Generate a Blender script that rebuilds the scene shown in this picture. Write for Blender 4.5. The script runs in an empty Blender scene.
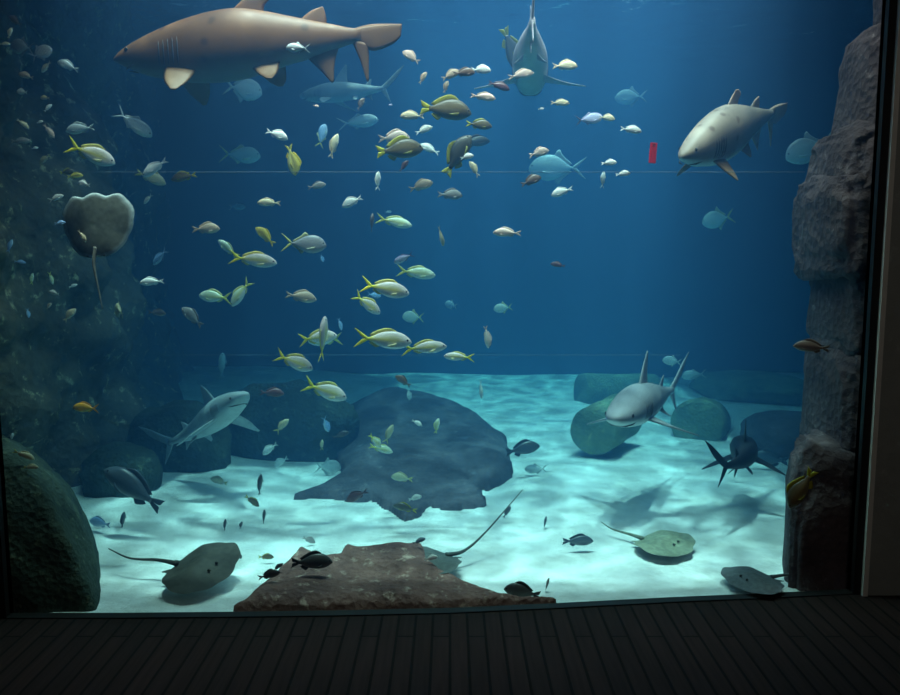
import bpy, bmesh, math, random
from mathutils import Vector, Matrix, noise
S = bpy.context.scene
COL = S.collection
random.seed(7)
R = math.radians
# ------------------------------------------------------------------ camera
FPX, CX, CY = 800.0, 450.0, 347.5
TH = R(6.7)
CAM = Vector((0, 0, 1.6))
FW = Vector((0, math.cos(TH), -math.sin(TH)))
UP = Vector((0, math.sin(TH), math.cos(TH)))
RT = Vector((1, 0, 0))
cd = bpy.data.cameras.new('camera')
cd.sensor_width = 36; cd.lens = 36 * FPX / 900; cd.clip_start = 0.05; cd.clip_end = 100
co = bpy.data.objects.new('camera', cd); COL.objects.link(co)
co.location = CAM; co.rotation_euler = (math.pi / 2 - TH, 0, 0)
S.camera = co

def ray(px, py): return FW + RT * ((px - CX) / FPX) + UP * ((CY - py) / FPX)
def at(px, py, Y):
    d = ray(px, py); return CAM + d * (Y / d.y)
def gnd(px, py, z=0.0):
    d = ray(px, py); return CAM + d * ((z - CAM.z) / d.z)

S.view_settings.view_transform = 'Standard'
S.view_settings.look = 'None'
S.view_settings.gamma = 1
S.view_settings.exposure = 0
S.view_settings.use_curve_mapping = False
cy = S.cycles
cy.use_denoising = True
try: cy.denoiser = 'OPENIMAGEDENOISE'
except Exception: pass
cy.max_bounces = 8; cy.diffuse_bounces = 3; cy.glossy_bounces = 3
cy.transparent_max_bounces = 16; cy.volume_bounces = 2
cy.caustics_reflective = False; cy.caustics_refractive = False
cy.sample_clamp_indirect = 4

# ------------------------------------------------------------------ object helpers
def tag(o, label=None, cat=None, group=None, kind=None):
    if label: o['label'] = label
    if cat: o['category'] = cat
    if group: o['group'] = group
    if kind: o['kind'] = kind
    return o
def empty(name, loc=(0, 0, 0)):
    o = bpy.data.objects.new(name, None); COL.objects.link(o); o.location = loc
    o.empty_display_size = 0.1
    return o
def obj(name, me, mat=None, parent=None):
    if isinstance(me, MB): me = me.mesh(name)
    o = bpy.data.objects.new(name, me); COL.objects.link(o)
    if mat and not me.materials: me.materials.append(mat)
    if parent: o.parent = parent
    return o

class MB:
    """collects verts, faces and a colour per vertex"""
    def __init__(s): s.v = []; s.f = []; s.c = []
    def add(s, vs, fs, cs=None):
        b = len(s.v); s.v += [tuple(p) for p in vs]
        s.f += [tuple(i + b for i in f) for f in fs]
        s.c += list(cs) if cs else [(1, 1, 1)] * len(vs)
        return s
    def join(s, o): return s.add(o.v, o.f, o.c)
    def map(s, fn): s.v = [tuple(fn(Vector(p))) for p in s.v]; return s
    def box(s, lo, hi, c=(1, 1, 1)):
        (a, b, d), (e, f, g) = lo, hi
        vs = [(x, y, z) for x in (a, e) for y in (b, f) for z in (d, g)]
        return s.add(vs, [(0, 1, 3, 2), (4, 6, 7, 5), (0, 4, 5, 1), (2, 3, 7, 6), (0, 2, 6, 4), (1, 5, 7, 3)], [c] * 8)
    def tube(s, pts, rad, n=8, c=(1, 1, 1)):
        pts = [Vector(p) for p in pts]; vs = []; fs = []
        N = len(pts)
        for i, p in enumerate(pts):
            t = (pts[min(i + 1, N - 1)] - pts[max(i - 1, 0)]).normalized()
            a = t.orthogonal().normalized() if abs(t.z) > .95 else t.cross(Vector((0, 0, 1))).normalized()
            b = t.cross(a); r = rad[i] if isinstance(rad, (list, tuple)) else rad
            vs += [p + (a * math.cos(k * 2 * math.pi / n) + b * math.sin(k * 2 * math.pi / n)) * r for k in range(n)]
        for i in range(N - 1):
            for k in range(n):
                k2 = (k + 1) % n
                fs.append((i * n + k, i * n + k2, (i + 1) * n + k2, (i + 1) * n + k))
        fs.append(tuple(range(n))[::-1]); fs.append(tuple((N - 1) * n + k for k in range(n)))
        return s.add(vs, fs, [c] * len(vs))
    def ball(s, ctr, rad, n=10, m=7, c=(1, 1, 1)):
        ctr = Vector(ctr); rx, ry, rz = rad if isinstance(rad, (tuple, list)) else (rad,) * 3
        vs = [ctr + Vector((0, 0, rz))]
        for i in range(1, m):
            t = math.pi * i / m
            vs += [ctr + Vector((rx * math.sin(t) * math.cos(2 * math.pi * k / n), ry * math.sin(t) * math.sin(2 * math.pi * k / n), rz * math.cos(t))) for k in range(n)]
        vs.append(ctr - Vector((0, 0, rz))); fs = []
        for k in range(n): fs.append((0, 1 + k, 1 + (k + 1) % n))
        for i in range(m - 2):
            for k in range(n):
                a = 1 + i * n; k2 = (k + 1) % n
                fs.append((a + k, a + n + k, a + n + k2, a + k2))
        e = len(vs) - 1; a = 1 + (m - 2) * n
        for k in range(n): fs.append((e, a + (k + 1) % n, a + k))
        return s.add(vs, fs, [c] * len(vs))
    def mesh(s, name, smooth=True):
        me = bpy.data.meshes.new(name); me.from_pydata(s.v, [], s.f)
        ca = me.color_attributes.new('Col', 'FLOAT_COLOR', 'POINT')
        flat = []
        for c in s.c: flat += [c[0], c[1], c[2], 1.0]
        ca.data.foreach_set('color', flat)
        bm = bmesh.new(); bm.from_mesh(me); bmesh.ops.recalc_face_normals(bm, faces=bm.faces); bm.to_mesh(me); bm.free()
        if smooth: me.polygons.foreach_set('use_smooth', [True] * len(me.polygons))
        me.update(); return me

def lerp(a, b, t): return a + (b - a) * t
def mixc(a, b, t):
    t = max(0, min(1, t)); return tuple(lerp(x, y, t) for x, y in zip(a, b))
def sm(a, b, x):
    t = max(0, min(1, (x - a) / (b - a))); return t * t * (3 - 2 * t)
def crv(P, t):
    """Catmull-Rom through the points P, t in 0..1"""
    P = [Vector(p) for p in P]; n = len(P) - 1
    if n == 1: return P[0].lerp(P[1], t)
    x = min(t * n, n - 1e-6); i = int(x); u = x - i
    p1, p2 = P[i], P[i + 1]
    p0 = P[i - 1] if i else p1 * 2 - p2
    p3 = P[i + 2] if i + 2 <= n else p2 * 2 - p1
    return .5 * (2 * p1 + (p2 - p0) * u + (2 * p0 - 5 * p1 + 4 * p2 - p3) * u * u + (3 * p1 - p0 - 3 * p2 + p3) * u ** 3)

# ------------------------------------------------------------------ materials
def mat(name):
    m = bpy.data.materials.new(name); m.use_nodes = True
    nt = m.node_tree; return m, nt, nt.nodes['Principled BSDF'], nt.nodes['Material Output']
def nd(nt, t, **kw):
    n = nt.nodes.new(t)
    for k, v in kw.items():
        if k in n.inputs: n.inputs[k].default_value = v
        else: setattr(n, k, v)
    return n
def lk(nt, a, b): nt.links.new(a, b)
def mixn(nt, a, b, f, blend='MIX'):
    n = nt.nodes.new('ShaderNodeMix'); n.data_type = 'RGBA'; n.blend_type = blend
    for i, v in ((0, f), (6, a), (7, b)):
        if hasattr(v, 'is_linked') or hasattr(v, 'links'): lk(nt, v, n.inputs[i])
        else: n.inputs[i].default_value = v if i == 0 or len(v) == 4 else (*v, 1)
    return n.outputs[2]
def ramp(nt, src, stops):
    n = nt.nodes.new('ShaderNodeValToRGB'); lk(nt, src, n.inputs[0])
    e = n.color_ramp.elements
    while len(e) < len(stops): e.new(.5)
    for i, (p, c) in enumerate(stops):
        e[i].position = p; e[i].color = (*c, 1) if len(c) == 3 else c
    return n.outputs[0]
def ocoord(nt): return nt.nodes.new('ShaderNodeTexCoord').outputs['Object']
def bump(nt, b, h, strength=.5, dist=.02):
    n = nd(nt, 'ShaderNodeBump'); n.inputs['Strength'].default_value = strength; n.inputs['Distance'].default_value = dist
    lk(nt, h, n.inputs['Height']); lk(nt, n.outputs[0], b.inputs['Normal'])

def skin_mat(name, rough=.45, nscale=25, namt=.25, spec=.4, spots=0):
    m, nt, b, _ = mat(name)
    at_ = nd(nt, 'ShaderNodeAttribute'); at_.attribute_name = 'Col'
    oi = nt.nodes.new('ShaderNodeObjectInfo')
    c = mixn(nt, at_.outputs['Color'], oi.outputs['Color'], 1.0, 'MULTIPLY')
    no = nd(nt, 'ShaderNodeTexNoise', Scale=nscale, Detail=3.0); lk(nt, ocoord(nt), no.inputs['Vector'])
    g = ramp(nt, no.outputs['Fac'], [(.3, (1 - namt,) * 3), (.7, (1, 1, 1))])
    c = mixn(nt, c, g, 1.0, 'MULTIPLY')
    if spots:
        vo = nd(nt, 'ShaderNodeTexVoronoi', Scale=spots); lk(nt, ocoord(nt), vo.inputs['Vector'])
        c = mixn(nt, c, ramp(nt, vo.outputs['Distance'], [(.10, (.55, .48, .44)), (.24, (1, 1, 1))]), 1.0, 'MULTIPLY')
    lk(nt, c, b.inputs['Base Color'])
    b.inputs['Roughness'].default_value = rough; b.inputs['Specular IOR Level'].default_value = spec
    return m
M_TIGER = skin_mat('spotted_shark_skin', .5, 9, .3, .3, 13)
M_FISH = skin_mat('fish_scales', .4, 40, .2, .5)
M_FIN = skin_mat('fish_fin', .55, 60, .25, .3)
M_SHARK = skin_mat('shark_skin', .55, 9, .28, .3)
M_RAY = skin_mat('ray_skin', .6, 14, .4, .25)
def plain(name, c, rough=.5, spec=.5):
    m, nt, b, _ = mat(name)
    no = nd(nt, 'ShaderNodeTexNoise', Scale=18.0, Detail=4.0); lk(nt, ocoord(nt), no.inputs['Vector'])
    lk(nt, mixn(nt, tuple(x * .8 for x in c), c, no.outputs['Fac']), b.inputs['Base Color'])
    b.inputs['Roughness'].default_value = rough; b.inputs['Specular IOR Level'].default_value = spec
    return m
M_EYE = plain('eye', (.01, .01, .012), .12)
M_DARK = plain('dark_slit', (.03, .025, .022), .6)

def rock_mat(name, c1, c2, c3, scale=3.0, bs=.6, patch=.55):
    m, nt, b, _ = mat(name); oc = ocoord(nt)
    n1 = nd(nt, 'ShaderNodeTexNoise', Scale=scale, Detail=8.0, Roughness=.65); lk(nt, oc, n1.inputs['Vector'])
    n2 = nd(nt, 'ShaderNodeTexNoise', Scale=scale * 4.5, Detail=6.0, Roughness=.7); lk(nt, oc, n2.inputs['Vector'])
    n3 = nd(nt, 'ShaderNodeTexVoronoi', Scale=scale * 9.0); lk(nt, oc, n3.inputs['Vector'])
    a = ramp(nt, n1.outputs['Fac'], [(.35, c1), (.65, c2)])
    f = ramp(nt, n2.outputs['Fac'], [(patch, (0, 0, 0)), (patch + .13, (1, 1, 1))])
    lk(nt, mixn(nt, a, c3, f), b.inputs['Base Color'])
    b.inputs['Roughness'].default_value = .9; b.inputs['Specular IOR Level'].default_value = .2
    h = mixn(nt, n2.outputs['Color'], n3.outputs['Distance'], .3)
    bump(nt, b, h, bs, .05)
    return m
M_ROCKL = rock_mat("left_wall_rock", (.045, .045, .04), (.17, .145, .105), (.60, .52, .32), 2.2, .9, .57)
M_ROCKR = rock_mat('right_column_rock', (.055, .037, .042), (.12, .085, .088), (.28, .23, .24), 2.6, 1.0, .6)
M_ROCKM = rock_mat('middle_slab_rock', (.05, .045, .055), (.11, .10, .12), (.22, .21, .24), 3.0, .5, .6)
M_ROCKF = rock_mat('front_slab_rock', (.12, .062, .058), (.26, .135, .115), (.5, .34, .28), 3.6, .9, .56)
M_BOULD = rock_mat('boulder_rock', (.02, .034, .03), (.06, .085, .065), (.14, .17, .11), 4.0, .8, .58)
M_MOSS = rock_mat('mossy_stone', (.10, .16, .115), (.21, .29, .18), (.42, .42, .2), 4.0, .6, .6)
ABS = (.375, .157, .114)
SCA = (.14, .44, .98); SCD = .085
SUN = 7.2; FRONT_FILL = 150; ROOM_FILL = 10; SKY = .5; OVERHEAD_FILL = 740
_d = [gnd(*p) for p in ((30, 640), (75, 550), (130, 512), (200, 488), (240, 465), (340, 460), (380, 430), (420, 378))]
SHADE_OUTLINE = [(-5.2, 3.63)] + [(p.x, p.y - .12) for p in _d] + [(-1.0, 10.6), (-5.2, 10.6)]  # outline of the added blocker, set where the sand goes dark
# ------------------------------------------------------------------ setting
GP = [gnd(*p) for p in ((10, 616), (120, 616), (225, 615), (340, 613.5), (450, 611), (560, 606), (675, 600), (770, 596), (850, 592))]
GP = [Vector((p.x, p.y, 0)) for p in GP]
ZS = 3.75                      # water level
ZW = 3.1                       # head of the window

# floor of planks
m, nt, b, _ = mat('dark_deck_planks'); oc = ocoord(nt)
mp = nd(nt, 'ShaderNodeMapping'); lk(nt, oc, mp.inputs[0])
mp.inputs['Rotation'].default_value = (0, 0, R(90))
br = nd(nt, 'ShaderNodeTexBrick', Scale=1.0); lk(nt, mp.outputs[0], br.inputs['Vector'])
br.offset = .5; br.inputs['Brick Width'].default_value = 1.6; br.inputs['Row Height'].default_value = .075; br.inputs['Mortar Size'].default_value = .006
br.inputs['Color1'].default_value = (.024, .0145, .0135, 1); br.inputs['Color2'].default_value = (.018, .0118, .0112, 1); br.inputs['Mortar'].default_value = (.003, .0028, .0028, 1)
mg = nd(nt, 'ShaderNodeMapping'); lk(nt, oc, mg.inputs[0]); mg.inputs['Scale'].default_value = (30, 1.5, 1)
gn = nd(nt, 'ShaderNodeTexNoise', Scale=2.0, Detail=6.0); lk(nt, mg.outputs[0], gn.inputs['Vector'])
g = ramp(nt, gn.outputs['Fac'], [(.3, (.6, .6, .6)), (.7, (1, 1, 1))])
lk(nt, mixn(nt, br.outputs['Color'], g, 1.0, 'MULTIPLY'), b.inputs['Base Color'])
b.inputs['Roughness'].default_value = .8; b.inputs['Specular IOR Level'].default_value = .12
bump(nt, b, br.outputs['Fac'], .4, -.006)
M_FLOOR = m
fl = MB().box((-5.6, -2.6, -.3), (5.6, 3.2, 0))
vs = [(p.x, p.y, z) for z in (-.3, 0) for p in [Vector((-5.6, 3.2, 0)), Vector((-5.6, GP[0].y, 0))] + GP + [Vector((5.6, GP[-1].y, 0)), Vector((5.6, 3.2, 0))]]
n = len(vs) // 2
fl.add(vs, [tuple(range(n))[::-1], tuple(range(n, 2 * n))] + [(i, (i + 1) % n, n + (i + 1) % n, n + i) for i in range(n)])
tag(obj('floor', fl.mesh('floor', False), M_FLOOR), 'dark wooden plank floor in front of the tank window', 'floor', kind='structure')

M_WALL = rock_mat('dark_plaster', (.10, .10, .09), (.14, .14, .13), (.18, .18, .165), 1.5, .25, .6)
M_PILLAR = rock_mat('grey_concrete', (.24, .25, .23), (.32, .33, .30), (.41, .42, .39), 1.6, .3, .6)
M_LIT_EDGE = plain('lit_edge_tone', (.75, .72, .64), .7)  # pillar edge that catches light, its brightness put into the colour
M_BLACK = plain('black_rubber', (.008, .008, .009), .6, .3)
gl, gr = GP[0], GP[-1]
TOP = 3.9
w = MB().box((-5.6, gl.y - .12, 0), (gl.x - .06, gl.y + .03, TOP))
tag(obj('wall_left', w.mesh('w', False), M_WALL), 'dark wall at the left end of the tank window', 'wall', kind='structure')
w = MB().box((gr.x + .058, gr.y - .04, 0), (5.6, gr.y + .12, TOP))
tag(obj('wall_right', w.mesh('w', False), M_PILLAR), 'dark grey concrete pillar at the right end of the tank window', 'wall', kind='structure')
w = MB().box((gr.x + .035, gr.y - .05, 0), (gr.x + .058, gr.y + .0, TOP))
tag(obj('trim_1', w.mesh('w', False), M_LIT_EDGE), 'vertical pillar edge, lit tone in its colour, between black frame and right pillar', 'trim', kind='structure')
# wall above the window, follows the curve of the glass
def ribbon(poly, z0, z1, t0, t1):
    """vertical ribbon along the plan polyline, from depth offset t0 to t1"""
    mb = MB(); n = len(poly); vs = []
    for (t, z) in ((t0, z0), (t0, z1), (t1, z1), (t1, z0)):
        vs += [(p.x, p.y + t, z) for p in poly]
    fs = []
    for k in range(4):
        a, c = k * n, ((k + 1) % 4) * n
        fs += [(a + i, a + i + 1, c + i + 1, c + i) for i in range(n - 1)]
    fs += [(0, n, 2 * n, 3 * n), (n - 1, 4 * n - 1, 3 * n - 1, 2 * n - 1)]
    return mb.add(vs, fs)
EXT = [Vector((gl.x - .06, gl.y, 0))] + GP[1:-1] + [Vector((gr.x + .058, gr.y, 0))]
tag(obj('wall_front', ribbon(EXT, ZW, TOP, -.12, .12).mesh('w', False), M_WALL), 'dark wall above the tank window', 'wall', kind='structure')
w = MB().box((-5.6, -2.6, TOP), (5.6, 3.62, TOP + .15))
tag(obj('ceiling', w.mesh('w', False), M_WALL), 'dark ceiling over the viewing room', 'ceiling', kind='structure')
w = MB().box((-5.7, -2.75, 0), (5.7, -2.6, TOP))
tag(obj('wall_back', w.mesh('w', False), M_WALL), 'dark wall behind the viewer', 'wall', kind='structure')
for nm, x in (('wall_side_left', -5.7), ('wall_side_right', 5.6)):
    w = MB().box((x, -2.6, 0), (x + .1, 3.6, TOP))
    tag(obj(nm, w.mesh('w', False), M_WALL), 'dark side wall of the viewing room', 'wall', kind='structure')

# window: acrylic pane, black frame, bonded seams
m = bpy.data.materials.new('clear_acrylic'); m.use_nodes = True; nt = m.node_tree
nt.nodes.remove(nt.nodes['Principled BSDF']); tr = nd(nt, 'ShaderNodeBsdfTransparent'); tr.inputs[0].default_value = (.985, .99, .985, 1)
lk(nt, tr.outputs[0], nt.nodes['Material Output'].inputs['Surface']); M_GLASS = m
win = empty('window_1', ((gl.x + gr.x) / 2, gl.y, 0)); tag(win, 'large curved acrylic viewing window of the tank', 'window', kind='structure')
def child(name, me, mt, par):
    o = obj(name, me, mt, par); o.matrix_parent_inverse = Matrix.Translation(par.location).inverted(); return o
child('glass', ribbon(GP, 0, ZW, 0, .03).mesh('glass', False), M_GLASS, win)
fr = MB()
fr.box((gl.x - .06, gl.y - .03, 0), (gl.x, gl.y + .03, ZW)).box((gr.x, gr.y - .03, 0), (gr.x + .035, gr.y + .03, ZW))
fr.join(ribbon(GP, 0, .006, -.03, .02))
child('window_frame', fr.mesh('window_frame', False), M_BLACK, win)

# ---- tank shell
XL, XR, YB = -5.2, 5.2, 10.6
m, nt, b, _ = mat('tank_back_paint'); oc = ocoord(nt)
no = nd(nt, 'ShaderNodeTexNoise', Scale=.8, Detail=6.0); lk(nt, oc, no.inputs['Vector'])
lk(nt, ramp(nt, no.outputs['Fac'], [(.3, (.02, .05, .08)), (.7, (.035, .08, .12))]), b.inputs['Base Color']); b.inputs['Roughness'].default_value = .9
M_BACK = m
w = MB().box((XL, YB, -.4), (XR, YB + .2, 4.4))
tag(obj('wall_tank_back', w.mesh('w', False), M_BACK), 'dark blue back wall of the tank', 'wall', kind='structure')
w = MB().box((XR, gr.y + .12, -.4), (XR + .2, YB + .2, 4.4))
tag(obj('wall_tank_right', w.mesh('w', False), M_BACK), 'dark blue right wall of the tank behind the rock column', 'wall', kind='structure')
w = MB().box((XL - .2, gl.y + .12, -.4), (XL, YB + .2, 4.4))
tag(obj('wall_tank_left', w.mesh('w', False), M_BACK), 'dark blue left wall of the tank behind the rocks', 'wall', kind='structure')

# sand bed
def sand_z(x, y):
    z = .05 * noise.noise(Vector((x * .55 + 3, y * .55, 0))) + .022 * noise.noise(Vector((x * 1.6, y * 2.4, 5)))
    z += .007 * noise.noise(Vector((x * 4, y * 7, 9)))
    z += .03 * sm(6.5, 10, y)
    return (z - .03) * sm(3.4, 4.2, y) - .01 + .10 * sm(-1.0, -2.4, x) * sm(4.3, 5.0, y)
mb = MB(); NX, NY = 120, 130
vs = []
for j in range(NY + 1):
    t = (j / NY) ** 1.4
    for i in range(NX + 1):
        x = lerp(XL, XR, i / NX)
        k = max(0, min(1, (x - gl.x) / (gr.x - gl.x))); yf = lerp(gl.y, gr.y, k)
        kk = k * (len(GP) - 1); a = min(int(kk), len(GP) - 2)
        for q in range(len(GP) - 1):
            if GP[q].x <= x <= GP[q + 1].x: yf = lerp(GP[q].y, GP[q + 1].y, (x - GP[q].x) / (GP[q + 1].x - GP[q].x))
        if x < gl.x: yf = gl.y + .07
        if x > gr.x: yf = gr.y + .07
        y = lerp(yf + .034, YB, t); vs.append((x, y, sand_z(x, y)))
fs = [(j * (NX + 1) + i, j * (NX + 1) + i + 1, (j + 1) * (NX + 1) + i + 1, (j + 1) * (NX + 1) + i) for j in range(NY) for i in range(NX)]
b0 = len(vs); vs += [(x, y, -.32) for x, y, z in vs[:NX + 1]]
fs += [(b0 + i, b0 + i + 1, i + 1, i) for i in range(NX)]
mb.add(vs, fs)
m, nt, b, _ = mat('pale_sand'); oc = ocoord(nt)
n1 = nd(nt, 'ShaderNodeTexNoise', Scale=2.6, Detail=8.0, Roughness=.68); lk(nt, oc, n1.inputs['Vector'])
lk(nt, ramp(nt, n1.outputs['Fac'], [(.32, (.50, .51, .48)), (.62, (.84, .86, .84))]), b.inputs['Base Color']); b.inputs['Roughness'].default_value = .95
n2 = nd(nt, 'ShaderNodeTexNoise', Scale=14.0, Detail=5.0); lk(nt, oc, n2.inputs['Vector'])
bump(nt, b, n2.outputs['Fac'], .5, .04)
tag(obj('ground_sand', mb.mesh('sand'), m), 'pale rippled sand bed of the tank', 'sand', kind='structure')

# water volume
m = bpy.data.materials.new('tank_water'); m.use_nodes = True; nt = m.node_tree
nt.nodes.remove(nt.nodes['Principled BSDF'])
ab = nd(nt, 'ShaderNodeVolumeAbsorption'); sc = nd(nt, 'ShaderNodeVolumeScatter'); ad = nd(nt, 'ShaderNodeAddShader')
# absorption coefficient = density * (1 - colour)
ab.inputs['Color'].default_value = (1 - ABS[0], 1 - ABS[1], 1 - ABS[2], 1); ab.inputs['Density'].default_value = 1
sc.inputs['Color'].default_value = (*SCA, 1); sc.inputs['Density'].default_value = SCD; sc.inputs['Anisotropy'].default_value = .25
lk(nt, ab.outputs[0], ad.inputs[0]); lk(nt, sc.outputs[0], ad.inputs[1]); lk(nt, ad.outputs[0], nt.nodes['Material Output'].inputs['Volume'])
pl = [Vector((p.x, p.y + .036, 0)) for p in GP]
pl = [Vector((XL + .01, gl.y + .13, 0)), Vector((gl.x, gl.y + .13, 0))] + pl + [Vector((gr.x, gr.y + .13, 0)), Vector((XR - .01, gr.y + .13, 0)), Vector((XR - .01, YB - .01, 0)), Vector((XL + .01, YB - .01, 0))]
n = len(pl)
wm = MB().add([(p.x, p.y, z) for z in (-.35, ZS - .01) for p in pl], [tuple(range(n))[::-1], tuple(range(n, 2 * n))] + [(i, (i + 1) % n, n + (i + 1) % n, n + i) for i in range(n)])
tag(obj('water', wm.mesh('water', False), m), 'clear blue water filling the tank', 'water', kind='structure')

# rippled water surface
m = bpy.data.materials.new('water_surface'); m.use_nodes = True; nt = m.node_tree
nt.nodes.remove(nt.nodes['Principled BSDF']); oc = ocoord(nt)
tr = nd(nt, 'ShaderNodeBsdfTransparent'); gsy = nd(nt, 'ShaderNodeBsdfGlossy'); gsy.inputs['Roughness'].default_value = .04
gsy.inputs['Color'].default_value = (.9, .95, 1, 1)
dn = nd(nt, 'ShaderNodeTexNoise', Scale=1.3, Detail=2.0); lk(nt, oc, dn.inputs['Vector'])
va = nd(nt, 'ShaderNodeVectorMath', operation='MULTIPLY_ADD'); lk(nt, dn.outputs['Color'], va.inputs[0]); va.inputs[1].default_value = (.6, .6, 0); lk(nt, oc, va.inputs[2])
v1 = nd(nt, 'ShaderNodeTexVoronoi', Scale=2.2, feature='DISTANCE_TO_EDGE'); lk(nt, va.outputs[0], v1.inputs['Vector'])
v2 = nd(nt, 'ShaderNodeTexVoronoi', Scale=4.6, feature='DISTANCE_TO_EDGE'); lk(nt, va.outputs[0], v2.inputs['Vector'])
r1 = ramp(nt, v1.outputs['Distance'], [(.0, (1, 1, 1)), (.10, (.50,) * 3), (.32, (.24,) * 3)])
r2 = ramp(nt, v2.outputs['Distance'], [(.0, (1, 1, 1)), (.12, (.62,) * 3), (.35, (.42,) * 3)])
lk(nt, mixn(nt, r1, r2, 1.0, 'MULTIPLY'), tr.inputs[0])  # caustic light web put into the transparency colour
fz = nd(nt, 'ShaderNodeFresnel', IOR=1.33)
mx = nd(nt, 'ShaderNodeMixShader'); lk(nt, fz.outputs[0], mx.inputs[0]); lk(nt, tr.outputs[0], mx.inputs[1]); lk(nt, gsy.outputs[0], mx.inputs[2])
wv = nd(nt, 'ShaderNodeTexNoise', Scale=3.0, Detail=3.0); lk(nt, oc, wv.inputs['Vector'])
bp = nd(nt, 'ShaderNodeBump'); bp.inputs['Strength'].default_value = .9; bp.inputs['Distance'].default_value = .12; lk(nt, wv.outputs['Fac'], bp.inputs['Height'])
lk(nt, bp.outputs[0], gsy.inputs['Normal'])
lk(nt, mx.outputs[0], nt.nodes['Material Output'].inputs['Surface'])
ws = MB(); NX, NY = 70, 80
vs = [(lerp(XL, XR, i / NX), lerp(gl.y + .13, YB, j / NY), ZS + .012 * noise.noise(Vector((i * .45, j * .35, 2)))) for j in range(NY + 1) for i in range(NX + 1)]
ws.add(vs, [(j * (NX + 1) + i, j * (NX + 1) + i + 1, (j + 1) * (NX + 1) + i + 1, (j + 1) * (NX + 1) + i) for j in range(NY) for i in range(NX)])
tag(obj('water_surface', ws.mesh('ws'), m), 'rippled water surface at the top of the tank', 'water', kind='structure')

# added shade-casting deck over the left rear of the tank (keeps that corner unlit)
def prism(poly, z0, z1):
    n = len(poly)
    return MB().add([(x, y, z) for z in (z0, z1) for x, y in poly], [tuple(range(n))[::-1], tuple(range(n, 2 * n))] + [(i, (i + 1) % n, n + (i + 1) % n, n + i) for i in range(n)])
dk = prism(SHADE_OUTLINE, 4.05, 4.2)
dk.join(prism([(1.62, 3.63), (5.2, 3.63), (5.2, 10.6), (2.6, 10.6), (2.3, 7.5), (2.2, 6), (1.92, 4.6)], 4.05, 4.2))  # second added panel, shades the right side
tag(obj('ceiling_blocker', dk.mesh('blocker', False), M_WALL), 'added shade-casting deck around the edges of the tank', 'blocker', kind='structure')

# ---- lights
def aim(o, d): o.rotation_euler = Vector(d).to_track_quat('-Z', 'Y').to_euler()
sd = bpy.data.lights.new('split_sun', 'SUN'); sd.energy = SUN; sd.angle = R(1.3); sd.color = (1, .97, .92)
for dd in ((.07, .05, -1), (-.06, .01, -1)):  # second tilted sun is added to soften cast shadows
    so = bpy.data.objects.new('split_sun', sd); COL.objects.link(so); so.location = (0, 5, 8); aim(so, dd)
def area(name, loc, d, size, e, c=(1, 1, 1)):
    l = bpy.data.lights.new(name, 'AREA'); l.shape = 'RECTANGLE'; l.size, l.size_y = size; l.energy = e; l.color = c
    o = bpy.data.objects.new(name, l); COL.objects.link(o); o.location = loc; aim(o, d); return o
area('front_fill', (.1, 3.85, 4.2), (0, .30, -1), (3.1, .3), FRONT_FILL, (1, .9, .78)).data.spread = R(92)  # added unseen fill for the sides of the fish
area('room_fill', (.9, -1.2, 3.4), (.25, 1, -.35), (.6, .6), ROOM_FILL, (1, .95, .87))  # added unseen fill for the pillar and floor
area('overhead_fill', (.2, 7.0, 5.6), (0, 0, -1), (5, 6), OVERHEAD_FILL, (1, .98, .95))  # added broad fill from above, softens shadows on the sand
wd = bpy.data.worlds.new('sky'); S.world = wd; wd.use_nodes = True
bg = wd.node_tree.nodes['Background']; bg.inputs[0].default_value = (.55, .75, 1, 1); bg.inputs[1].default_value = SKY
# ------------------------------------------------------------------ rocks
def fbm(p, o=4):
    a, s, v = 1, 1, 0
    for i in range(o):
        v += a * noise.noise(p * s); a *= .5; s *= 2.1
    return v
def boulder(name, lo, hi, mt, seed, block=.55, amp=.10, sub=5, freq=1.0, taper=0.0):
    """blocky rock filling the box lo..hi"""
    lo, hi = Vector(lo), Vector(hi); c = (lo + hi) / 2; h = (hi - lo) / 2
    bm = bmesh.new(); bmesh.ops.create_icosphere(bm, subdivisions=sub, radius=1)
    sv = Vector((seed * 7.1, seed * 3.3, seed * 1.7))
    for v in bm.verts:
        p = v.co.copy()
        q = Vector([math.copysign(abs(k) ** block, k) for k in p])
        q *= 1 + amp * fbm(p * 1.6 * freq + sv, 5) * 1.2
        q.x *= 1 - taper * q.z; q.y *= 1 - taper * q.z
        v.co = Vector((q.x * h.x, q.y * h.y, q.z * h.z))
    me = bpy.data.meshes.new(name); bm.to_mesh(me); bm.free()
    me.polygons.foreach_set('use_smooth', [True] * len(me.polygons))
    me.materials.append(mt)
    o = bpy.data.objects.new(name, me); COL.objects.link(o); o.location = c
    return o

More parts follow.
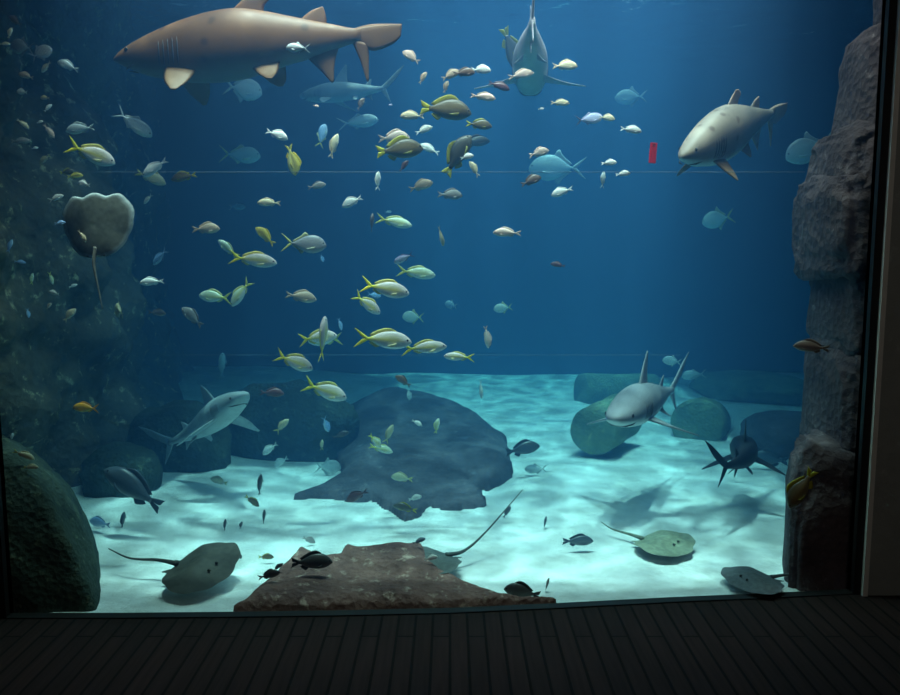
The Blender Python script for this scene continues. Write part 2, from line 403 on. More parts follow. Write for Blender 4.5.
def slab(name, poly, hfun, mt, seed, N=80, edge=.25, rough=.03):
    """low rock with the plan outline poly; hfun(x, y) is the height of its back"""
    P = [Vector((p[0], p[1])) for p in poly]
    x0, x1 = min(p.x for p in P), max(p.x for p in P); y0, y1 = min(p.y for p in P), max(p.y for p in P)
    n = len(P)
    def inside(x, y):
        r = False
        for i in range(n):
            a, b = P[i], P[(i + 1) % n]
            if (a.y > y) != (b.y > y) and x < (b.x - a.x) * (y - a.y) / (b.y - a.y) + a.x: r = not r
        return r
    def dist(x, y):
        d = 9; q = Vector((x, y))
        for i in range(n):
            a, b = P[i], P[(i + 1) % n]; ab = b - a
            t = max(0, min(1, (q - a).dot(ab) / max(ab.length_squared, 1e-9)))
            d = min(d, (q - a - ab * t).length)
        return d
    mb = MB(); vs = []; top = {}
    dx = (x1 - x0) / N; dy = (y1 - y0) / N
    for j in range(-1, N + 2):
        for i in range(-1, N + 2):
            x = x0 + i * dx; y = y0 + j * dy
            d = dist(x, y) * (1 if inside(x, y) else -1)
            d += .02 * fbm(Vector((x * 6, y * 6, seed)), 3)
            h = hfun(x, y)
            z = h * math.sqrt(max(0, min(1, d / edge)) * (2 - max(0, min(1, d / edge)))) if d > 0 else -.08 + d * .5
            if d > 0: z += rough * fbm(Vector((x * 3, y * 3, seed + 4)), 5) * min(1, d / .1)
            vs.append((x, y, max(z, -.2)))
    M = N + 3
    mb.add(vs, [(j * M + i, j * M + i + 1, (j + 1) * M + i + 1, (j + 1) * M + i) for j in range(M - 1) for i in range(M - 1)])
    # keep the part above the sand, with a skirt of one cell under it
    keep = [f for f in mb.f if max(mb.v[k][2] for k in f) > -.075]
    mb.f = keep
    o = obj(name, mb.mesh(name), mt)
    bm = bmesh.new(); bm.from_mesh(o.data); bmesh.ops.delete(bm, geom=[v for v in bm.verts if not v.link_faces], context='VERTS')
    # close it underneath
    be = [e for e in bm.edges if e.is_boundary]
    r = bmesh.ops.extrude_edge_only(bm, edges=be)
    for v in r['geom']:
        if isinstance(v, bmesh.types.BMVert): v.co.z = -.3
    bmesh.ops.recalc_face_normals(bm, faces=bm.faces); bm.to_mesh(o.data); bm.free()
    o.data.polygons.foreach_set('use_smooth', [True] * len(o.data.polygons))
    return o
def gp(*pts): return [tuple(gnd(*p).xy) for p in pts]

# front slab, close to the glass
poly = gp((234, 609), (256, 594), (280, 574), (300, 560)) + [tuple(gnd(x_, y_, .1).xy) for x_, y_ in ((322, 549), (336, 548), (340, 541), (352, 540), (360, 543), (385, 541), (424, 541), (432, 553))] + [tuple(gnd(x_, y_, z_).xy) for x_, y_, z_ in ((452, 563, .09), (474, 575, .07), (500, 587, .05), (520, 594, .03), (543, 600, .0))]
poly += [(p.x, p.y + .045) for p in (GP[5], GP[4], GP[3])] + [(GP[2].x + .05, GP[2].y + .045)]
def hf(x, y): return .05 + .11 * sm(3.55, 4.35, y)
o = slab('rock_slab', poly, hf, M_ROCKF, 3, 120, .08, .03)
tag(o, 'flat reddish brown rock slab lying on the sand against the glass', 'rock')
# middle slab
poly = gp((284, 498), (318, 493), (350, 498), (372, 496), (388, 506), (404, 517), (421, 512), (428, 503), (455, 507), (487, 502), (484, 494), (470, 482), (490, 486), (513, 472)) + [tuple(at(506, 455, 6.8).xy), tuple(at(480, 437, 7.3).xy), tuple(at(440, 425, 7.8).xy), tuple(at(400, 410, 8.1).xy), tuple(at(350, 410, 7.9).xy), tuple(at(325, 415, 7.2).xy), tuple(at(333, 445, 6.4).xy)] + gp((345, 472), (325, 483), (300, 492))
def hf(x, y): return .03 + (.04 + .06 * sm(.65, .25, x)) * sm(5.15, 5.9, y) * sm(-.95, -.6, x) + .14 * sm(5.9, 7.6, y) * sm(.5, -.15, x)
o = slab('rock_slab', poly, hf, M_ROCKM, 8, 90, .22, .03)
tag(o, 'broad dark blue-grey rock slab with jagged edges in the middle of the sand', 'rock')
# corner boulder
a = at(-75, 615, 3.95); b_ = at(104, 470, 3.95)
c_ = gnd(104, 606); yb0 = GP[0].y + .045
o = boulder('boulder', (c_.x - 1.1, yb0, -.62), (c_.x, yb0 + .8, .72), M_BOULD, 5, 1.0, .05, 5, 1, .0)
for v in o.data.vertices:
    p = v.co; rr = math.hypot(p.x / .55, p.y / .4)
    if rr > 1e-6:
        k_ = rr / max(abs(p.x / .55), abs(p.y / .4)); k_ = 1 + (k_ - 1) * .85; p.x *= k_; p.y *= k_
    p.x *= 1 - .42 * p.z; p.y *= 1 - .1 * p.z
    p.y = max(p.y, -.4); p.x -= .43 * (p.y + .4)
tag(o, 'dark green-grey boulder in the lower left corner against the glass', 'rock')
# left rock wall
pth = [(-3.3, 3.62), (-3.0, 4.0), (-2.75, 4.6), (-2.62, 5.3), (-2.6, 6.0), (-2.75, 7.0), (-3.2, 8.5), (-3.6, 10.5), (-3.9, 12.9)]
mb = MB(); NU, NV = 230, 150; vs = []
for i in range(NU + 1):
    p = crv([(x, y, 0) for x, y in pth], i / NU); q = crv([(x, y, 0) for x, y in pth], min(1, i / NU + .004)); q0 = crv([(x, y, 0) for x, y in pth], max(0, i / NU - .004))
    t = (q - q0).normalized(); nn = Vector((t.y, -t.x, 0))
    for j in range(NV + 1):
        z = lerp(-.3, 3.72, j / NV); w = Vector((p.x, p.y, z))
        d = .30 * fbm(w * .9 + Vector((4, 0, 0)), 6)
        c = noise.voronoi(w * 1.3)[0]; d += .22 * min(c[1] - c[0], .5) - .05
        d += .25 * sm(.9, -.2, z) - .10 * sm(1.6, 3.2, z)
        vs.append(w + nn * d)
mb.add(vs, [(i * (NV + 1) + j, (i + 1) * (NV + 1) + j, (i + 1) * (NV + 1) + j + 1, i * (NV + 1) + j + 1) for i in range(NU) for j in range(NV)])
tag(obj('wall_rock_left', mb.mesh('rockwall'), M_ROCKL), 'dark craggy rock wall along the left side of the tank', 'rock wall', kind='structure')
# dark rocks at the foot of the wall
LR = [((66, 556), (142, 455), 4.95, 'low dark rock at the foot of the left wall, nearest the corner boulder'),
      ((118, 530), (215, 410), 5.6, 'low dark rock at the foot of the left wall under the spotted fish'),
      ((205, 500), (352, 388), 6.15, 'added dark ridge over the shaded sand behind the lifted-snout shark, left of the middle rock'),  # ridge added to darken the view over the lit sand behind
      ]
for k, (p, q, Y, lab) in enumerate(LR):
    a = at(*p, Y); b_ = at(*q, Y)
    o = boulder('boulder', (a.x + .02, Y, -.2), (b_.x, Y + .5, b_.z), M_BOULD, 11 + k, .8, .14, 4)
    tag(o, lab, 'rock')
# right column: stacked boulders, (x0, y0, x1, y1) in depth
CL = [((876, 86), (905, -60), 3.95, .45, 'topmost dark rock of the right column, half outside the window frame'),
      ((833, 178), (905, 16), 3.95, .55, 'second rock from the top of the right column, with a sloping left edge'),
      ((810, 206), (905, 120), 3.9, .6, 'wedge-shaped rock of the right column below the sloping one'),
      ((797, 282), (900, 168), 3.85, .7, 'widest bulging rock of the right column, at mid height'),
      ((811, 364), (896, 270), 3.85, .6, 'narrower rock of the right column under the bulging one'),
      ((804, 478), (888, 352), 3.82, .6, 'tall rock of the right column with a pale ledge on top'),
      ((790, 606), (880, 466), 3.73, .6, 'lowest rock of the right column standing on the sand')]
for k, (p, q, Y, dp, lab) in enumerate(CL):
    a = at(*p, Y); b_ = at(*q, Y)
    a2 = at(*p, Y + dp * .72)
    zb = -.45 if k == len(CL) - 1 else a.z - .02
    if k == len(CL) - 1: b_.z += .05
    o = boulder('column_rock', (a2.x, Y - .03, zb), (b_.x + .25, Y + dp, b_.z + .02), M_ROCKR, 21 + k, .45, .10, 5, 1.3, .14 if k in (1, 2) else 0)
    if k == len(CL) - 1:
        for v in o.data.vertices: v.co.x += .42 * v.co.y - .11
    tag(o, lab, 'rock', 'stacked rocks of the right column')
# mossy drum stones
def drum(name, p, q, r, seed, mt, lab):
    p, q = Vector(p), Vector(q); ax = (q - p).normalized(); s = ax.cross(Vector((0, 0, 1))).normalized(); u = s.cross(ax)
    mb = MB(); n, m = 56, 20; vs = []
    prof = [(0, 0), (0, .5), (0, .85), (.015, .97), (.05, 1.0)] + [(lerp(.1, .9, i / 9), 1.0) for i in range(10)] + [(.95, 1.0), (.985, .97), (1, .85), (1, .5), (1, 0)]
    for (t, rr) in prof:
        for k in range(n):
            a = 2 * math.pi * k / n
            w = p.lerp(q, t) + (s * math.cos(a) + u * math.sin(a)) * r * max(rr, .001)
            w += (w - p.lerp(q, .5)).normalized() * .06 * r * fbm(w * 5 + Vector((seed, 0, 0)), 4)
            vs.append(w - p)
    mb.add(vs, [(i * n + k, i * n + (k + 1) % n, (i + 1) * n + (k + 1) % n, (i + 1) * n + k) for i in range(len(prof) - 1) for k in range(n)])
    o = obj(name, mb.mesh(name), mt); o.location = p
    return tag(o, lab, 'rock', 'drum-shaped stones on the sand')
g1 = gnd(592, 455); r1 = .19
drum('drum_stone', (g1.x, g1.y, r1), (g1.x + .36, g1.y + .62, r1), 25.5 * g1.y / 800, 1, M_MOSS, 'round-faced mossy drum stone lying under the snout of the grey shark')
a = at(581, 392, 8.6); b_ = at(655, 392, 8.9)
drum('drum_stone', a, b_, .205, 2, M_MOSS, 'mossy drum stone lying on its side behind the round-faced one')
a = at(697, 425, 7.0); b_ = at(706, 422, 7.6)
drum('drum_stone', a, b_, .235, 3, M_MOSS, 'mossy drum stone between the two grey sharks at right')
a = at(700, 425, 8.8); b_ = at(800, 378, 8.8)
o = boulder('boulder', (a.x, 8.4, -.1), (b_.x + .2, 9.8, b_.z), M_MOSS, 41, .85, .12, 5); tag(o, 'broad mossy green boulder at the back right of the sand', 'rock')
a = at(757, 446, 6.4); b_ = at(815, 420, 6.4)
o = boulder('boulder', (a.x, 6.2, -.1), (b_.x + .3, 7.1, b_.z), M_ROCKM, 43, .8, .1, 4); tag(o, 'flat dark rock on the sand beside the right column', 'rock')
# ------------------------------------------------------------------ animals: builders
def interp(T, x):
    """T: rows (x, ...) with x falling; smooth interpolation"""
    for i in range(len(T) - 1):
        if T[i][0] >= x >= T[i + 1][0]:
            t = (T[i][0] - x) / (T[i][0] - T[i + 1][0])
            p1, p2 = T[i], T[i + 1]; p0 = T[max(i - 1, 0)]; p3 = T[min(i + 2, len(T) - 1)]
            out = []
            for k in range(1, len(p1)):
                h = p1[0] - p2[0]
                m1 = (p2[k] - p0[k]) / max(p0[0] - p2[0], 1e-6) * h if i else (p2[k] - p1[k])
                m2 = (p3[k] - p1[k]) / max(p1[0] - p3[0], 1e-6) * h if i + 2 < len(T) else (p2[k] - p1[k])
                out.append((2 * t ** 3 - 3 * t * t + 1) * p1[k] + (t ** 3 - 2 * t * t + t) * m1 + (-2 * t ** 3 + 3 * t * t) * p2[k] + (t ** 3 - t * t) * m2)
            return out
    return list(T[-1][1:])
def body(T, colf, N=26, M=18, pw=.9):
    mb = MB(); vs = []; cs = []
    x0, x1 = T[0][0], T[-1][0]
    for i in range(N + 1):
        u = i / N; x = lerp(x0, x1, u ** 1.15)
        t, bt, hw = interp(T, x); m_ = (t + bt) / 2; h = max((t - bt) / 2, .0005); hw = max(hw, .0005)
        for k in range(M):
            a = 2 * math.pi * k / M; c, s_ = math.cos(a), math.sin(a)
            vs.append((x, hw * math.copysign(abs(c) ** pw, c), m_ + h * math.copysign(abs(s_) ** pw, s_)))
            cs.append(colf(x, s_))
    fs = [(i * M + k, i * M + (k + 1) % M, (i + 1) * M + (k + 1) % M, (i + 1) * M + k) for i in range(N) for k in range(M)]
    fs += [tuple(range(M)), tuple(N * M + k for k in range(M))[::-1]]
    return mb.add(vs, fs, cs)
def fin(le, te, th, c0=(1, 1, 1), c1=None, n=8, m=6, rib=0.0):
    """a thin solid fin between a leading and a trailing edge (root to tip)"""
    c1 = c1 or c0; mb = MB(); vs = []; cs = []
    a0, b0 = crv(le, .4), crv(te, .4)
    nrm = (b0 - a0).cross(crv(le, .9) - a0)
    if nrm.length < 1e-9: nrm = (b0 - a0).cross(crv(te, .9) - b0)
    nrm.normalize(); K = 2 * m
    for i in range(n + 1):
        t = i / n; L, Tt = crv(le, t), crv(te, t); w = th * (1 - .75 * t)
        for k in range(K):
            u = k / m if k < m else (K - k) / m
            sgn = 0 if k in (0, m) else (1 if k < m else -1)
            prof = math.sqrt(max(u * (1 - u), 0)) * 1.6 * (1.25 - .6 * u)
            vs.append(L.lerp(Tt, u) + nrm * (sgn * w * prof * .5)); cs.append(mixc(c0, c1, t))
    fs = [(i * K + k, i * K + (k + 1) % K, (i + 1) * K + (k + 1) % K, (i + 1) * K + k) for i in range(n) for k in range(K)]
    fs += [tuple(range(K))[::-1], tuple(n * K + k for k in range(K))]
    return mb.add(vs, fs, cs)
def mir(P): return [(x, -y, z) for x, y, z in P]
def flipz(P): return [(x, y, -z) for x, y, z in P]
def bender(k, x0=.2):
    def f(p):
        if p.x >= x0: return p
        d = x0 - p.x; th = k * d
        if abs(k) < 1e-6: return p
        # follow a circular arc
        cx, cyy = x0 - math.sin(th) / k, (1 - math.cos(th)) / k
        return Vector((cx - p.y * math.sin(th) * 1.0, cyy + p.y * math.cos(th), p.z))
    return f
def pose(o, px, py, Y, lenpx, s=1, elev=0, yaw=0, roll=0, unit=1.0, full=None, zf=1.0):
    """put o (unit length along +X) so that it appears lenpx long centred on the pixel, at depth Y"""
    e, w = R(elev), R(yaw)
    h = Vector((s * math.cos(w), math.sin(w), 0)); x = h * math.cos(e) + Vector((0, 0, math.sin(e)))
    z = -h * math.sin(e) + Vector((0, 0, math.cos(e))); y = z.cross(x)
    r = R(roll); y, z = y * math.cos(r) + z * math.sin(r), z * math.cos(r) - y * math.sin(r)
    app = max(math.sqrt(max(0, 1 - x.dot(FW) ** 2)), .3)
    L = lenpx * Y / FPX / app / unit
    if full: L = full * Y / FPX
    m = Matrix((x, y, z)).transposed().to_4x4()
    c = at(px, py, Y)
    o.matrix_world = Matrix.Translation(c) @ m @ Matrix.Diagonal((L, L, L * zf, 1))
    return L
def put(o, loc, heading, up=(0, 0, 1), L=1.0):
    x = Vector(heading).normalized(); y = Vector(up).cross(x).normalized(); z = x.cross(y)
    o.matrix_world = Matrix.Translation(Vector(loc)) @ Matrix((x, y, z)).transposed().to_4x4() @ Matrix.Scale(L, 4)

# ---- sharks
def shark(name, kind, back, belly, k=0.0, bx=.2, fin_tip=None, label='', group=None):
    root = empty(name); tag(root, label, 'shark', group)
    ft = fin_tip or back; F = bender(k, bx)
    def cf(x, s_):
        return mixc(belly, back, sm(-.6 if kind != 'sand' else -.85, -.05 if kind != 'sand' else -.35, s_ + .05 * math.sin(x * 40)))
    if kind == 'sand':
        T = [(.5, -.022, -.034, .006), (.47, .0, -.05, .028), (.43, .022, -.068, .042), (.375, .047, -.088, .056), (.31, .072, -.1, .068), (.235, .096, -.112, .078), (.15, .115, -.116, .085), (.06, .123, -.108, .085), (-.03, .112, -.088, .074), (-.115, .094, -.062, .058), (-.19, .078, -.045, .042), (-.26, .064, -.022, .028), (-.325, .05, -.002, .018), (-.36, .046, .006, .012)]
    else:
        T = [(.5, .004, -.006, .008), (.482, .018, -.018, .03), (.45, .032, -.032, .046), (.4, .048, -.046, .058), (.33, .066, -.058, .068), (.24, .082, -.068, .076), (.14, .088, -.07, .076), (.04, .08, -.066, .068), (-.06, .062, -.056, .052), (-.15, .044, -.042, .036), (-.22, .03, -.028, .022), (-.28, .022, -.018, .014), (-.32, .02, -.014, .01)]
    SM = M_TIGER if kind == 'sand' else M_SHARK
    obj('body', body(T, cf, 44, 28, .92).map(F), SM, root)
    def f_(nm, le, te, th=.02, c0=back, c1=None):
        return obj(nm, fin(le, te, th, c0, c1 or ft, 14, 8).map(F), SM, root)
    if kind == 'sand':
        f_('dorsal_fin', [(.10, 0, .10), (.05, 0, .145), (.0, 0, .178)], [(-.03, 0, .09), (-.035, 0, .13), (-.055, 0, .155), (-.03, 0, .176)])
        f_('second_dorsal_fin', [(-.145, 0, .075), (-.19, 0, .108), (-.23, 0, .122)], [(-.245, 0, .055), (-.243, 0, .09), (-.236, 0, .118)])
        for sg in (1, -1):
            f_('pectoral_fin', [(.305, .05 * sg, -.075), (.285, .105 * sg, -.125), (.25, .14 * sg, -.162)], [(.19, .055 * sg, -.085), (.205, .1 * sg, -.13), (.232, .136 * sg, -.163)], .022, (.20, .11, .05), (.27, .16, .08))
            f_('pelvic_fin', [(.01, .035 * sg, -.075), (-.02, .06 * sg, -.105), (-.05, .065 * sg, -.122)], [(-.09, .03 * sg, -.058), (-.085, .05 * sg, -.1), (-.07, .062 * sg, -.122)], .018, (.22, .115, .05), (.30, .16, .07))
            obj('eye', MB().ball((.438, .036 * sg, -.006), (.008, .005, .008)).map(F), M_EYE, root)
            g = MB()
            for i in range(5):
                x = .318 - i * .017; t, bt, hw = interp(T, x)
                pts = []
                for j in range(7):
                    a = lerp(-.62, .28, j / 6); c, s_ = math.cos(a), math.sin(a)
                    pts.append((x - .006 * math.cos(a * 2), (hw + .0008) * abs(c) ** .92 * sg, (t + bt) / 2 + (t - bt) / 2 * math.copysign(abs(s_) ** .92, s_)))
                g.tube(pts, [.0005, .0022, .003, .003, .003, .0022, .0005], 6)
            obj('gill_slits', g.map(F), M_DARK, root)
        f_('anal_fin', [(-.165, 0, -.035), (-.22, 0, -.09), (-.255, 0, -.128)], [(-.285, 0, -.008), (-.268, 0, -.06), (-.262, 0, -.125)])
        tl = fin([(-.325, 0, .046), (-.385, 0, .060), (-.44, 0, .062), (-.498, 0, .060)], [(-.35, 0, .0), (-.40, 0, -.026), (-.465, 0, -.006), (-.494, 0, .02)], .02, back, ft, 16, 8)
        tl.join(fin([(-.325, 0, .012), (-.355, 0, -.06), (-.375, 0, -.128)], [(-.385, 0, -.004), (-.384, 0, -.05), (-.382, 0, -.125)], .018, back, ft, 12, 8))
        obj('tail_fin', tl.map(F), M_TIGER, root)
        mo = MB().tube([(.455, .012, -.066), (.435, .036, -.064), (.41, .05, -.058)], [.001, .004, .001], 6).tube([(.455, -.012, -.066), (.435, -.036, -.064), (.41, -.05, -.058)], [.001, .004, .001], 6)
        obj('mouth', mo.map(F), M_DARK, root)
    else:
        f_('dorsal_fin', [(.17, 0, .07), (.11, 0, .15), (.045, 0, .215)], [(.02, 0, .07), (.03, 0, .12), (.03, 0, .205)], .02)
        f_('second_dorsal_fin', [(-.14, 0, .04), (-.175, 0, .07), (-.2, 0, .085)], [(-.2, 0, .025), (-.2, 0, .05), (-.205, 0, .083)], .012)
        for sg in (1, -1):
            f_('pectoral_fin', [(.25, .06 * sg, -.035), (.19, .15 * sg, -.07), (.10, .235 * sg, -.11)], [(.13, .06 * sg, -.045), (.12, .14 * sg, -.08), (.085, .23 * sg, -.112)], .02, mixc(back, belly, .25))
            f_('pelvic_fin', [(-.04, .03 * sg, -.045), (-.075, .06 * sg, -.07), (-.1, .07 * sg, -.08)], [(-.1, .025 * sg, -.038), (-.1, .05 * sg, -.065), (-.107, .068 * sg, -.08)], .012)
            obj('eye', MB().ball((.428, .052 * sg, .006), (.008, .004, .008)).map(F), M_EYE, root)
            g = MB()
            for i in range(5):
                x = .30 - i * .016; t, bt, hw = interp(T, x); pts = []
                for j in range(7):
                    a = lerp(-.5, .35, j / 6); c, s_ = math.cos(a), math.sin(a)
                    pts.append((x - .004 * math.cos(a * 2), (hw + .0006) * abs(c) ** .92 * sg, (t + bt) / 2 + (t - bt) / 2 * math.copysign(abs(s_) ** .92, s_)))
                g.tube(pts, [.0005, .0016, .002, .002, .002, .0016, .0005], 6)
            obj('gill_slits', g.map(F), M_DARK, root)
        f_('anal_fin', [(-.15, 0, -.038), (-.185, 0, -.062), (-.21, 0, -.08)], [(-.205, 0, -.026), (-.207, 0, -.045), (-.214, 0, -.078)], .012)
        tl = fin([(-.29, 0, .018), (-.36, 0, .065), (-.43, 0, .12), (-.5, 0, .165)], [(-.325, 0, -.01), (-.37, 0, .02), (-.435, 0, .075), (-.495, 0, .155)], .016, back, ft, 16, 8)
        tl.join(fin([(-.29, 0, -.01), (-.335, 0, -.06), (-.38, 0, -.105)], [(-.34, 0, .004), (-.355, 0, -.035), (-.384, 0, -.102)], .014, back, ft, 12, 8))
        obj('tail_fin', tl.map(F), M_SHARK, root)
        mo = MB().tube([(.445, 0, -.0325), (.43, .028, -.034), (.405, .046, -.03), (.39, .052, -.024)], [.003, .004, .003, .001], 6).tube([(.445, 0, -.0325), (.43, -.028, -.034), (.405, -.046, -.03), (.39, -.052, -.024)], [.003, .004, .003, .001], 6)
        obj('mouth', mo.map(F), M_DARK, root)
    return root

# ---- rays
def stingray(name, label, back, belly, wave=0.0, tail=None, tl=1.1, wing=.5, snout=.42, shoulder=.50, rim=None, stretch=1.0):
    """disc of unit width across y, snout to +X; tail a list of points in the same units"""
    root = empty(name); tag(root, label, 'stingray')
    OUT = [(0, snout), (25, snout * .98), (50, shoulder), (72, wing * 1.08), (88, wing * 1.0), (110, .44), (135, .40), (160, .36), (180, .33)]
    def rad(a):
        a = abs(a)
        for i in range(len(OUT) - 1):
            if OUT[i][0] <= a <= OUT[i + 1][0]:
                t = (a - OUT[i][0]) / (OUT[i + 1][0] - OUT[i][0]); t = t * t * (3 - 2 * t)
                return lerp(OUT[i][1], OUT[i + 1][1], t)
        return OUT[-1][1]
    def warp(p):
        return Vector((p.x, p.y, p.z + wave * (abs(p.y) ** 1.6) * 1.6 + (.006 if rim else .02) * math.sin(p.x * 9 + abs(p.y) * 8) * min(1, abs(p.y) * 3)))
    mb = MB(); n, m_ = 64, 14; vs = []; cs = []; fs = []
    for side in (1, -1):
        b0 = len(vs); vs.append((0, 0, .095 if side > 0 else -.028)); cs.append(back if side > 0 else belly)
        for j in range(1, m_ + 1):
            q = j / m_
            for kk in range(n):
                a = -180 + 360 * kk / n; r = rad(a) * q
                z = (.07 * (1 - q ** 1.3) + .03 * max(0, 1 - (q / .45) ** 2)) if side > 0 else -.028 * (1 - q ** 3)
                vs.append((stretch * r * math.cos(R(a)), r * math.sin(R(a)), z + (.004 if side > 0 else -.004) * (1 if j < m_ else 0)))
                cs.append(mixc(back, tuple(c * 1.15 for c in back), q) if side > 0 else mixc(belly, rim or back, (.9 if rim else .6) * sm(.88, .97, q)))
        for kk in range(n): fs.append((b0, b0 + 1 + kk, b0 + 1 + (kk + 1) % n))
        for j in range(m_ - 1):
            for kk in range(n):
                a = b0 + 1 + j * n; fs.append((a + kk, a + n + kk, a + n + (kk + 1) % n, a + (kk + 1) % n))
    e0 = 1 + (m_ - 1) * n; e1 = (1 + m_ * n) + e0
    for kk in range(n): fs.append((e0 + kk, e1 + kk, e1 + (kk + 1) % n, e0 + (kk + 1) % n))
    mb.add(vs, fs, cs)
    obj('disc', mb.map(warp), M_RAY, root)
    if rim:
        obj('mouth', MB().ball((.26, 0, -.012), (.014, .05, .008)), M_DARK, root)
        for sg in (1, -1): obj('nostril', MB().ball((.31, .05 * sg, -.008), (.02, .014, .008)), M_DARK, root)
    tail = tail or [(-.28, 0, .03), (-.6, .03, .02), (-.28 - tl * .6, .0, .03), (-.28 - tl, -.05, .02)]
    pts = [crv(tail, i / 24) for i in range(25)]
    obj('tail', MB().tube(pts, [lerp(.034, .006, (i / 24) ** .6) for i in range(25)], 10, back), M_RAY, root)
    for sg in (1, -1):
        obj('eye', MB().ball((.20, .075 * sg, .076), (.022, .014, .018), c=tuple(k_ * .45 for k_ in back)), M_RAY, root)
    for sg in (1, -1):
        obj('pelvic_fin', fin([(-.22, .05 * sg, .0), (-.3, .12 * sg, .0), (-.4, .13 * sg, .0)], [(-.3, .02 * sg, .0), (-.36, .06 * sg, 0), (-.41, .11 * sg, 0)], .02, back), M_RAY, root)
    return root
# ------------------------------------------------------------------ animals: the large ones
BROWN = (.165, .074, .030); GREY = (.24, .225, .22); DARKG = (.10, .10, .11); PALE = (.62, .66, .64)
s1 = shark('sand_tiger_shark', 'sand', BROWN, (.24, .20, .16), -.12, .1, (.2, .1, .045), label='large brown sand tiger shark cruising along the top left, seen side on')  # brown is skin; belly tone darkened for the shade under the body
pose(s1, 256, 46, 4.5, 283, -1, -1, 4)
s2 = shark('sand_tiger_shark', 'sand', (.33, .25, .20), (.78, .78, .72), .35, .05, (.52, .30, .18), label='dappled sand tiger shark at the top right coming forward with its tail curled')
pose(s2, 733, 131, 4.9, 106, -1, -15, -47, -8, 1, 218)
s3 = shark('grey_shark', 'grey', (.50, .48, .54), (.60, .68, .66), -.12, .1, label='grey shark at the top centre swimming away, its tail upright')
pose(s3, 530, 53, 4.9, 42, 1, -7, 84, 0, 1, 235)
s4 = shark('grey_shark', 'grey', (.36, .42, .45), (.6, .65, .66), -1.0, .15, label='pale bluish shark at lower left with its snout raised, beside the rock wall')
pose(s4, 208, 424, 5.3, 88, 1, 27, -48, 0, 1, 185)
s5 = shark('grey_shark', 'grey', (.27, .26, .28), (.75, .8, .8), .35, .1, (.3, .29, .3), label='grey shark with tall dorsal fin above the drum stones, facing forward')
pose(s5, 648, 400, 5.2, 78, -1, 1, -62, 0, 1, 240)
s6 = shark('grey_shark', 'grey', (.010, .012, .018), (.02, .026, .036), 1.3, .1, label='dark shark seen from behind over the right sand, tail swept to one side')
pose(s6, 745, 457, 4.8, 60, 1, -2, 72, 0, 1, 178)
s7 = shark('grey_shark', 'grey', (.42, .46, .46), (.62, .66, .64), 0, .1, label='pale ghostly shark in the haze just under the large brown shark')
pose(s7, 350, 92, 6.6, 92, -1, 1, 28, 0, 1, 122)
for o in (s3, s4, s5, s6, s7): o['group'] = 'grey sharks'
for o in (s1, s2): o['group'] = 'sand tiger sharks'
RB = (.052, .05, .042)
r1 = stingray('stingray', 'dark stingray lying on the sand at lower left with its tail towards the corner boulder', RB, (.7, .7, .66), .14, [(-.28, 0, .05), (-.55, .02, .05), (-.9, -.03, .06), (-1.25, .04, .10)])
g = gnd(199, 582); put(r1, (g.x, g.y, .06), (.95, -.3, 0), (.08, -.25, 1), L=.43)
r2 = stingray('stingray', 'pale stingray swimming upright against the left rock wall, showing its underside', (.2, .18, .15), (.16, .16, .13), .16, [(-.28, 0, 0), (-.5, -.02, -.03), (-.8, .02, -.02), (-1.1, .06, 0)], snout=.36, shoulder=.50, rim=(.55, .62, .62), stretch=1.22)
put(r2, at(95, 226, 4.0), (-.04, .12, 1), (.14, 1, -.1), L=.375)
r3 = stingray('stingray', 'stingray half hidden behind the front rock slab, its long straight tail pointing up right', (.10, .11, .105), (.6, .62, .6), .1, [(-.25, 0, .03), (-.5, .06, .05), (-.9, .03, .22), (-1.6, -.05, .62)])
put(r3, gnd(430, 562, .04), (-.80, -.6, 0), (.1, .12, 1), L=.41)
r4 = stingray('stingray', 'greenish stingray half buried in the bright sand at right', (.22, .24, .17), (.6, .6, .55), .12, [(-.28, 0, .03), (-.5, .03, .04), (-.75, .0, .07), (-.95, .05, .12)])
g = gnd(662, 545); put(r4, (g.x, g.y, .0), (.8, -.6, 0), L=.40)
r5 = stingray('stingray', 'dark blue stingray on the sand at lower right with its tail behind the rock column', (.10, .11, .12), (.5, .5, .5), .08, [(-.28, 0, .03), (-.5, .05, .06), (-.75, .12, .09), (-1.0, .1, .10)])
g = gnd(755, 585); put(r5, (g.x, g.y, .02), (-.96, -.28, 0), L=.33)
for o in (r1, r2, r3, r4, r5): o['group'] = 'stingrays'
